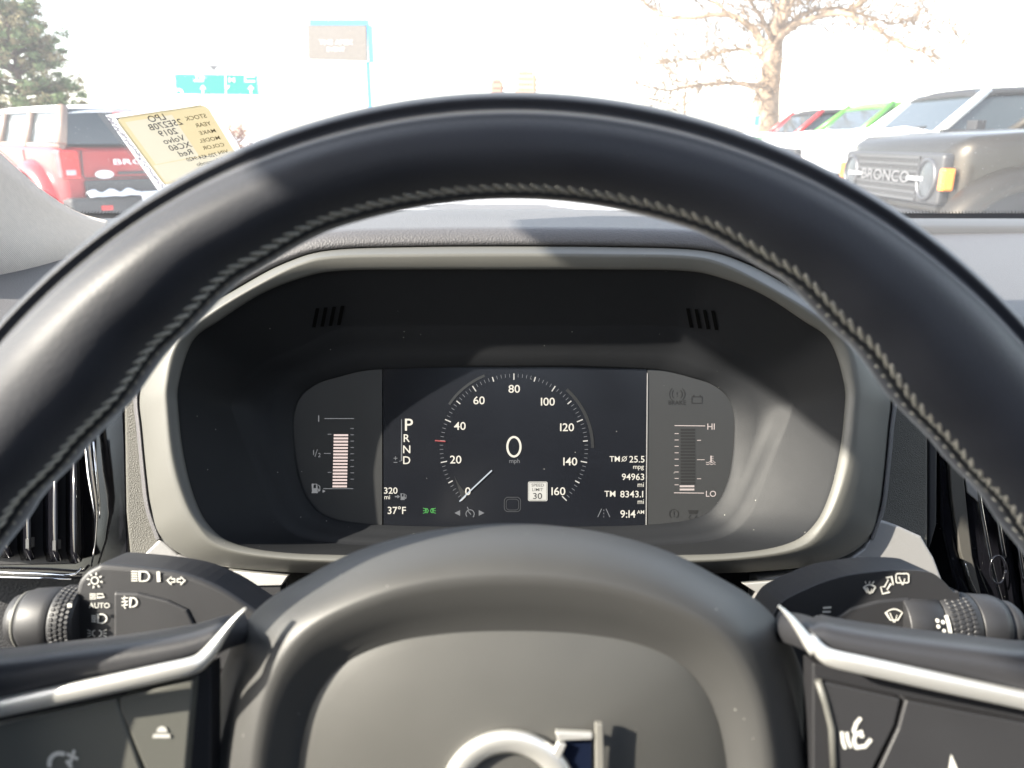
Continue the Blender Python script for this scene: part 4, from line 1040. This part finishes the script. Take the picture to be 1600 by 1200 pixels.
# trees -----------------------------------------------------------
def leafcloud(mb, centres, size, per, elong=1.0):
    for c, r in centres:
        for _ in range(per):
            d = Vector((random.gauss(0,1), random.gauss(0,1), random.gauss(0,1))).normalized()*r*random.uniform(.35,1)
            p = c+Vector((d.x, d.y, d.z*.7))
            a = Vector((random.gauss(0,1), random.gauss(0,1), random.gauss(0,.6))).normalized(); b_ = a.orthogonal().normalized()
            b_.rotate(Matrix.Rotation(random.uniform(0,6.28), 3, a)); s_ = size*random.uniform(.6,1.5)
            mb.add([p-a*s_*elong-b_*s_*.3, p+b_*s_*.3-a*s_*.2, p+a*s_*elong, p-b_*s_*.35+a*s_*.2], [(0,1,2,3)], False)
random.seed(11)
def pine():
    base = on_y(44, 219, 34); base.z = 0
    t = thing('pine_tree', 'tall shaggy green pine at the left edge of the photo', 'tree', base)
    mb = MB(); mb.tube([base, base+Vector((.1,0,3)), base+Vector((0,0,6.6))], [.22,.15,.03], 10); limbs = []
    cs = []
    for k in range(135):
        f = random.random()**.95; z = 1.4+5.5*f; rr_ = 3.2*(1-f)**.45*(.55+.45*random.random())+.12
        a = random.uniform(0,6.28); st_ = base+Vector((0,0,z*.9)); e = base+Vector((rr_*math.cos(a), rr_*math.sin(a), z+random.uniform(-.1,.25)))
        mb.tube([st_, st_.lerp(e,.5)+Vector((0,0,-.05)), e], [.05,.03,.01], 5, cap=False)
        for q in (.45,.72,.95): cs.append((st_.lerp(e,q)+Vector((random.uniform(-.2,.2),random.uniform(-.2,.2),.05)), .16+.24*random.random()))
    mb.build('trunk', mat('pine_bark', (.10,.065,.045), .9, bump=.6, bscale=20, bdist=.02), t)
    a_, b_ = cs[::2], cs[1::2]
    m1_ = MB(); leafcloud(m1_, a_, .085, 60, 1.6); m1_.build('crown', mat('pine_needles', (.11,.15,.06), .8, var=.5, vscale=3), t)
    m1_ = MB(); leafcloud(m1_, b_, .085, 45, 1.6); m1_.build('crown', mat('pine_needles_brown', (.20,.17,.09), .8, var=.4, vscale=3), t)
pine()
def bare():
    Y = 24.0
    def pt(px, py, dy=0): 
        return on_y(px, py, Y+dy)
    b0 = pt(1200, 219); b0.z = 0
    t = thing('bare_tree', 'large leafless spreading tree behind the parked row', 'tree', b0)
    mb = MB(); 
    def limb(pts, r0, r1, gen=0):
        P_ = catmull([pt(*p) for p in pts], 5); n = len(P_)
        P_ = [p+Vector((random.uniform(-1,1),random.uniform(-1,1),random.uniform(-1,1)))*.02 for p in P_]
        mb.tube(P_, [.82*(r0+(r1-r0)*i/(n-1)) for i in range(n)], 8, cap=False); return P_, r0, r1
    tr_ = catmull([b0, pt(1197,200), pt(1200,150), pt(1207,100), pt(1212,60), pt(1222,20), pt(1232,-30)], 5); n = len(tr_)
    mb.tube(tr_, [.42-.30*i/(n-1) for i in range(n)], 12)
    tw = MB()
    def twigs(P_, r0, dens=1.0, L0=1.3, depth=0, up=.25):
        for i in range(2, len(P_)):
            if random.random() < .95*dens:
                for _ in range(2 if depth == 0 else 1):
                    d = (P_[i]-P_[i-1]).normalized(); s_ = Vector((random.gauss(0,1), random.gauss(0,.8), random.gauss(up,.8))).normalized()
                    d = (d*.9+s_*.9).normalized(); L_ = L0*random.uniform(.5,1.1); q = [P_[i]]
                    for k in range(5):
                        d = (d+Vector((random.gauss(0,.28),random.gauss(0,.28),random.gauss(.05,.25)))).normalized(); q.append(q[-1]+d*L_/5)
                    r_ = r0*(.45 if depth == 0 else .6); 
                    tw.tube(q, [max(.013, r_*(1-k/6)) for k in range(6)], 4, cap=False)
                    if depth < 2: twigs(q, max(.014, r_*.7), dens*.75, L0*.55, depth+1, up)
    specs = [([(1207,150),(1195,135,-.5),(1150,130,-1),(1100,132,-1.6),(1040,140,-2),(985,128,-2.4)], .12,.02),
             ([(1205,115),(1185,85,.8),(1150,78,1.5),(1100,90,2),(1030,100,2.6)], .09,.02),
             ([(1208,90),(1190,65,.6),(1170,40,1),(1130,22,1.6),(1075,28,2),(1030,22,2.6),(1005,0,3)], .17,.03),
             ([(1210,70),(1190,30,-.6),(1165,-10,-1)], .12,.04),
             ([(1212,75),(1225,50,-.5),(1260,32,-1),(1310,20,-1.8),(1350,35,-2.4),(1400,65,-3),(1455,88,-3.4)], .16,.02),
             ([(1215,60),(1250,25,.8),(1310,12,1.5),(1370,30,2),(1420,40,2.4)], .11,.02),
             ([(1218,45),(1240,0,-.4),(1280,-40,-.8)], .11,.04), ([(1222,30),(1205,-10,.4),(1190,-50,.6)], .10,.04),
             ([(1330,15,-2),(1370,-10,-2.2),(1410,-30,-2.4)], .07,.02), ([(1150,30,1.2),(1110,0,1.6),(1060,-20,2)], .07,.02)]
    for p_, r0, r1 in specs:
        Q_, a, c = limb(p_, r0, r1); twigs(Q_[1:], .055, .95, 1.5)
    mb.build('trunk', mat('pale_bark', (.24,.175,.12), .9, bump=.8, bscale=9, bdist=.03, var=.3, vscale=4), t)
    tw.build('twigs', mat('twig_bark', (.17,.12,.08), .9), t)
random.seed(5); bare()
def shrub(px, py, y, w, h, label, col, grp='rusty winter shrubs across the road'):
    b_ = on_y(px, py, y); b_.z = gz(b_.x, b_.y)
    t = thing('shrub', label, 'shrub', b_, grp); mb = MB(); cs = []
    for k in range(22):
        a = random.uniform(0,6.28); r_ = w*.5*math.sqrt(random.random()); e = b_+Vector((r_*math.cos(a), r_*math.sin(a), h*random.uniform(.35,1)))
        mb.tube([b_+Vector((r_*.2*math.cos(a),r_*.2*math.sin(a),0)), e], [.03,.01], 4, cap=False); cs.append((e, w*.14))
    mb.build('stem', mat('shrub_stem', (.16,.09,.06), .9), t)
    m_ = MB(); leafcloud(m_, cs, .07, 45); m_.build('foliage', mat('shrub_'+str(col[0]), col, .9, var=.3, vscale=2), t)
for i, (px, y, w, h, lb) in enumerate(((352,36,2.0,2.0,'tall rusty shrub below the green road sign'),(398,34,1.7,1.3,'rusty shrub right of the stock card'),(432,38,1.8,1.25,'low rust coloured shrub near the distant red car'),
        (500,42,2.6,1.2,'low rusty shrub left of the blue sign pole'),(1045,30,1.2,1.1,'small tan shrub above the steering wheel rim'),(1140,28,1.2,.9,'small shrub left of the bare tree trunk'),(183,44,2.2,2.1,'small reddish tree between the pine and the stock card'))):
    shrub(px, 219, y, w, h, lb, (.30,.13,.08) if i % 2 == 0 else (.26,.15,.09))
b_ = on_y(1072, 219, 27); b_.z = 0
t = thing('young_tree', 'thin leafless young tree left of the big bare one', 'tree', b_); mb = MB()
mb.tube([b_, on_y(1070,150,27), on_y(1076,90,27)], [.05,.035,.01], 7)
for k in range(16):
    s_ = b_.lerp(on_y(1074,100,27), random.uniform(.35,1)); mb.tube([s_, s_+Vector((random.uniform(-.3,.3),random.uniform(-.3,.3),.3)), s_+Vector((random.uniform(-.6,.6),random.uniform(-.5,.5),.7))], [.018,.012,.005], 4, cap=False)
mb.build('trunk', MATS['twig_bark'], t)

# road sign, billboard, buildings -----------------------------------
Y = 58
t = thing('road_sign', 'green overhead road sign with white arrows beyond the lot', 'road sign', on_y(338,219,Y))
def sg(px, py, dy=0): return on_y(px, py, Y+dy)
mb = MB(); mb.prism([sg(*p) for p in ((272,114),(403,115),(405,150),(274,149))], Vector((0,.12,0))); mb.build('sign_panel', mat('sign_green', (.0,.20,.155), .45), t)
mb = MB()
fs_ = lambda x, y: sg(x, y, -.03)
stroke(mb, [(273,115),(402,116),(404,149),(275,148)], 1.2, fs_, True); stroke(mb, [(352,115),(353,149)], 1.6, fs_)
put_text(mb, 'TO', 312, 121, 5, fs_, sx=1.6); stroke(mb, [(303,126),(318,126)], 2.4, fs_)
stroke(mb, arc(279,146,6,0,150), 3, fs_); stroke(mb, [(317,146),(317,138)], 2.4, fs_); poly(mb, [(312,139),(317,133),(322,139)], fs_); stroke(mb, [(352,140),(358,134)], 2.4, fs_)
put_text(mb, 'M', 362, 125, 7, fs_, sx=1.4); stroke(mb, [(382,119),(398,119)], 2.2, fs_); stroke(mb, [(382,127),(398,127)], 2.2, fs_); stroke(mb, [(383,119),(383,127)], 1.6, fs_)
stroke(mb, [(392,146),(392,138)], 2.4, fs_); poly(mb, [(387,139),(392,133),(397,139)], fs_); mb.build('sign_lettering', mat('sign_white', (.85,.85,.85), .5), t)
mb = MB()
for x in (285, 392): p = sg(x, 150, .1); mb.tube([Vector((p.x,p.y,0)), p], .09, 8)
mb.tube([sg(270,132,.2), sg(407,133,.2)], .06, 6); mb.build('support', mat('galvanised', (.6,.6,.62), .5), t)
Y2 = 46
t = thing('billboard', 'grey beige message board on a tall blue pole', 'billboard', on_y(574,219,Y2))
def sb(px, py, dy=0): return on_y(px, py, Y2+dy)
mb = MB(); mb.prism([sb(*p) for p in ((480,39),(572,39),(573,95),(482,92))], Vector((.0,.35,0))); mb.build('display_face', mat('board_beige', (.175,.155,.136), .6, bump=.3, bscale=30, var=.08, vscale=6), t)
mb = MB(); mb.box(tuple(sb(484,39,-.02)), (sb(575,39).x, Y2+.45, sb(484,31).z)); mb.box((sb(573.5,39).x, Y2-.02, sb(574,97).z), (sb(580,39).x, Y2+.42, sb(574,40).z)); mb.build('blue_frame', mat('sign_blue', (.07,.30,.62), .45), t)
mb = MB(); p = sb(574.5,97,.2); mb.box((p.x-.09,p.y-.09,0),(p.x+.11,p.y+.09,p.z)); mb.build('pole', MATS['sign_blue'], t)
mb = MB(); fb = lambda x, y: sb(x, y, -.03); put_text(mb, 'THE APEX', 525, 66, 7, fb, sx=1.15); put_text(mb, 'EVENT', 525, 77, 6, fb, sx=1.1); mb.build('board_lettering', mat('board_cream', (.75,.72,.66), .6), t)
def tower(x0, x1, ytop, y, label, col, fl):
    a = on_y(x0, ytop, y); b_ = on_y(x1, ytop, y); t = thing('tower_block', label, 'building', (a.x, y, 0)); H_ = a.z
    mb = MB(); w = b_.x-a.x; mb.box((a.x+w*.12,y,0),(b_.x-w*.12,y+14,H_)); mb.box((a.x,y+1,0),(a.x+w*.14,y+13,H_*.96)); mb.box((b_.x-w*.14,y+1,0),(b_.x,y+13,H_*.96)); mb.box((a.x+w*.4,y+4,H_),(a.x+w*.6,y+8,H_+1.4))
    mb.build('wall', mat('tower_'+str(fl), col, .8), t)
    mb = MB()
    for f in range(fl):
        for k in range(5):
            xx = a.x+w*(.17+.135*k); mb.box((xx,y-.05,H_*(f+.35)/fl),(xx+w*.08,y-.01,H_*(f+.75)/fl))
        mb.box((a.x-.1,y+2,H_*.96*(f+.1)/fl),(a.x-.02,y+11,H_*.96*(f+.3)/fl)); mb.box((b_.x+.02,y+2,H_*.96*(f+.1)/fl),(b_.x+.5,y+11,H_*.96*(f+.3)/fl))
    mb.build('window_band', mat('tower_glass', (.10,.09,.085), .2), t)
tower(806, 838, 111, 190, 'tan tower block with balconies on the skyline', (.50,.33,.20), 14)
tower(767, 785, 124, 210, 'thinner tan high rise left of the wider tower', (.42,.24,.16), 11)
lp = on_y(346,219,75); t = thing('street_lamp', 'distant street lamp rising above the green road sign', 'street lamp', (lp.x,75,0)); lt_ = on_y(346,104,75)
mb = MB(); mb.tube([Vector((lp.x,75,0)), Vector((lp.x,75,lt_.z))], [.10,.06], 8); mb.build('post', mat('lamp_post_pale', (.62,.62,.63), .5), t)
mb = MB(); mb.box((lp.x-.5,74.8,lt_.z-.05),(lp.x+.5,75.2,lt_.z+.12)); mb.prism([Vector((lp.x-.3,74.9,lt_.z-.05)),Vector((lp.x+.3,74.9,lt_.z-.05)),Vector((lp.x,74.9,lt_.z-.4))], Vector((0,.2,0))); mb.build('lamp_head', mat('lamp_head_dark', (.12,.12,.13), .5), t)
t = thing('parking_sign', 'small blue sign beside the bare tree trunk', 'sign', on_y(1183,219,20)); mb = MB()
a = on_y(1180,181,20); b_ = on_y(1186,196,20); mb.box((a.x,20,b_.z),(b_.x,20.02,a.z)); mb.build('sign_panel', MATS['sign_blue'], t)
mb = MB(); mb.tube([Vector(((a.x+b_.x)/2,20.05,0)), Vector(((a.x+b_.x)/2,20.05,a.z))], .03, 8); mb.build('post', MATS['galvanised'], t)
# distant small cars and snow banks
def farcar(px, y, col, label, nm):
    b_ = on_y(px, 219, y); T = Matrix.Translation((b_.x-2.2, y, 0)); t = thing('parked_car', label, 'car', b_)
    mb = MB(); rows = []
    for x, zt, w in ((0,.62,.7),(.1,.75,.8),(1.0,.85,.85),(1.5,.95,.85),(2.1,1.40,.7),(3.1,1.42,.7),(3.8,1.0,.82),(4.3,.95,.8),(4.4,.6,.75)):
        rows.append([T @ Vector((x, s_*w*k, z_)) for s_, k, z_ in ((-1,1,.35),(-1,1,min(zt,.85)),(-1,.9,zt),(1,.9,zt),(1,1,min(zt,.85)),(1,1,.35))])
    mb.grid(rows, closed_u=True); mb.build('body', paint_mat(nm, col), t, bevel=.03)
    mb = MB()
    for s_ in (-1,1): mb.add([T @ Vector(q) for q in ((1.65,s_*.80,.98),(2.15,s_*.69,1.34),(3.05,s_*.69,1.36),(3.6,s_*.79,1.02))], [(0,1,2,3)], False)
    mb.build('side_window', M_glasscar, t)
    for x in (.85, 3.5):
        mb = MB(); mb.tube([T @ Vector((x,-.88,.33)), T @ Vector((x,-.70,.33))], .33, 16); mb.build('wheel', M_tyre, t)
farcar(466, 33, (.30,.03,.04), 'dark red car far off between the shrubs', 'far_red'); 
farcar(600, 45, (.6,.6,.62), 'pale silver car beyond the sign pole', 'far_silver')
mb = MB(); p = on_y(420,219,24); lump(mb, p.x, 24, -.02, 2.2, 1.0, .75, seed=1); s1 = mb.build('snow_bank', M_snow); tag(s1, 'heap of ploughed snow right of the stock card', 'snow bank', 'ploughed snow heaps')
mb = MB(); p = on_y(290,219,20); lump(mb, p.x, 20, -.12, 2.4, 1.0, .6, seed=4); s2 = mb.build('snow_bank', M_snow); tag(s2, 'low snow heap behind the stock card', 'snow bank', 'ploughed snow heaps')
mb = MB(); p = on_y(1150,219,21); lump(mb, p.x, 21, -.02, 2.0, 1.2, .9, seed=6); s3 = mb.build('snow_bank', M_snow); tag(s3, 'snow heap at the foot of the bare tree', 'snow bank', 'ploughed snow heaps')

# ================================================================== LIGHT, SKY, CAMERA
SUN_DIR = Vector((.79, .31, -.505)).normalized()      # direction the light travels
sun = bpy.data.lights.new('sun', 'SUN'); sun.energy = 4.5; sun.angle = R(.5); sun.color = (1, .93, .80)
so = bpy.data.objects.new('sun', sun); COL.objects.link(so); so.rotation_euler = SUN_DIR.to_track_quat('-Z', 'Y').to_euler()
w = bpy.data.worlds.new('World'); sc.world = w; w.use_nodes = True; nt = w.node_tree
bg = nt.nodes['Background']; sky = nt.nodes.new('ShaderNodeTexSky'); sky.sky_type = 'NISHITA'; sky.sun_disc = False
el = math.asin(-SUN_DIR.z); az = math.atan2(-SUN_DIR.x, -SUN_DIR.y)
sky.sun_elevation = el; sky.sun_rotation = az; sky.air_density = 1.2; sky.dust_density = 1
hs = nt.nodes.new('ShaderNodeHueSaturation'); hs.inputs['Saturation'].default_value = .55; nt.links.new(sky.outputs[0], hs.inputs['Color']); nt.links.new(hs.outputs['Color'], bg.inputs['Color']); bg.inputs['Strength'].default_value = .15
cam = bpy.data.cameras.new('camera'); cam.lens = 36*F/1600; cam.sensor_width = 36; cam.clip_start = .01; cam.clip_end = 10000
cam.dof.use_dof = True; cam.dof.focus_distance = .56; cam.dof.aperture_fstop = cam.lens/2.0
co = bpy.data.objects.new('camera', cam); COL.objects.link(co)
co.matrix_world = Matrix(((RT.x, UP.x, -FW.x, C0.x), (RT.y, UP.y, -FW.y, C0.y), (RT.z, UP.z, -FW.z, C0.z), (0,0,0,1)))
sc.camera = co
sc.view_settings.view_transform = 'Standard'; sc.view_settings.look = 'None'; sc.view_settings.gamma = 1; sc.view_settings.exposure = 1.95
sc.cycles.max_bounces = 6; sc.cycles.transparent_max_bounces = 12; sc.cycles.use_denoising = True
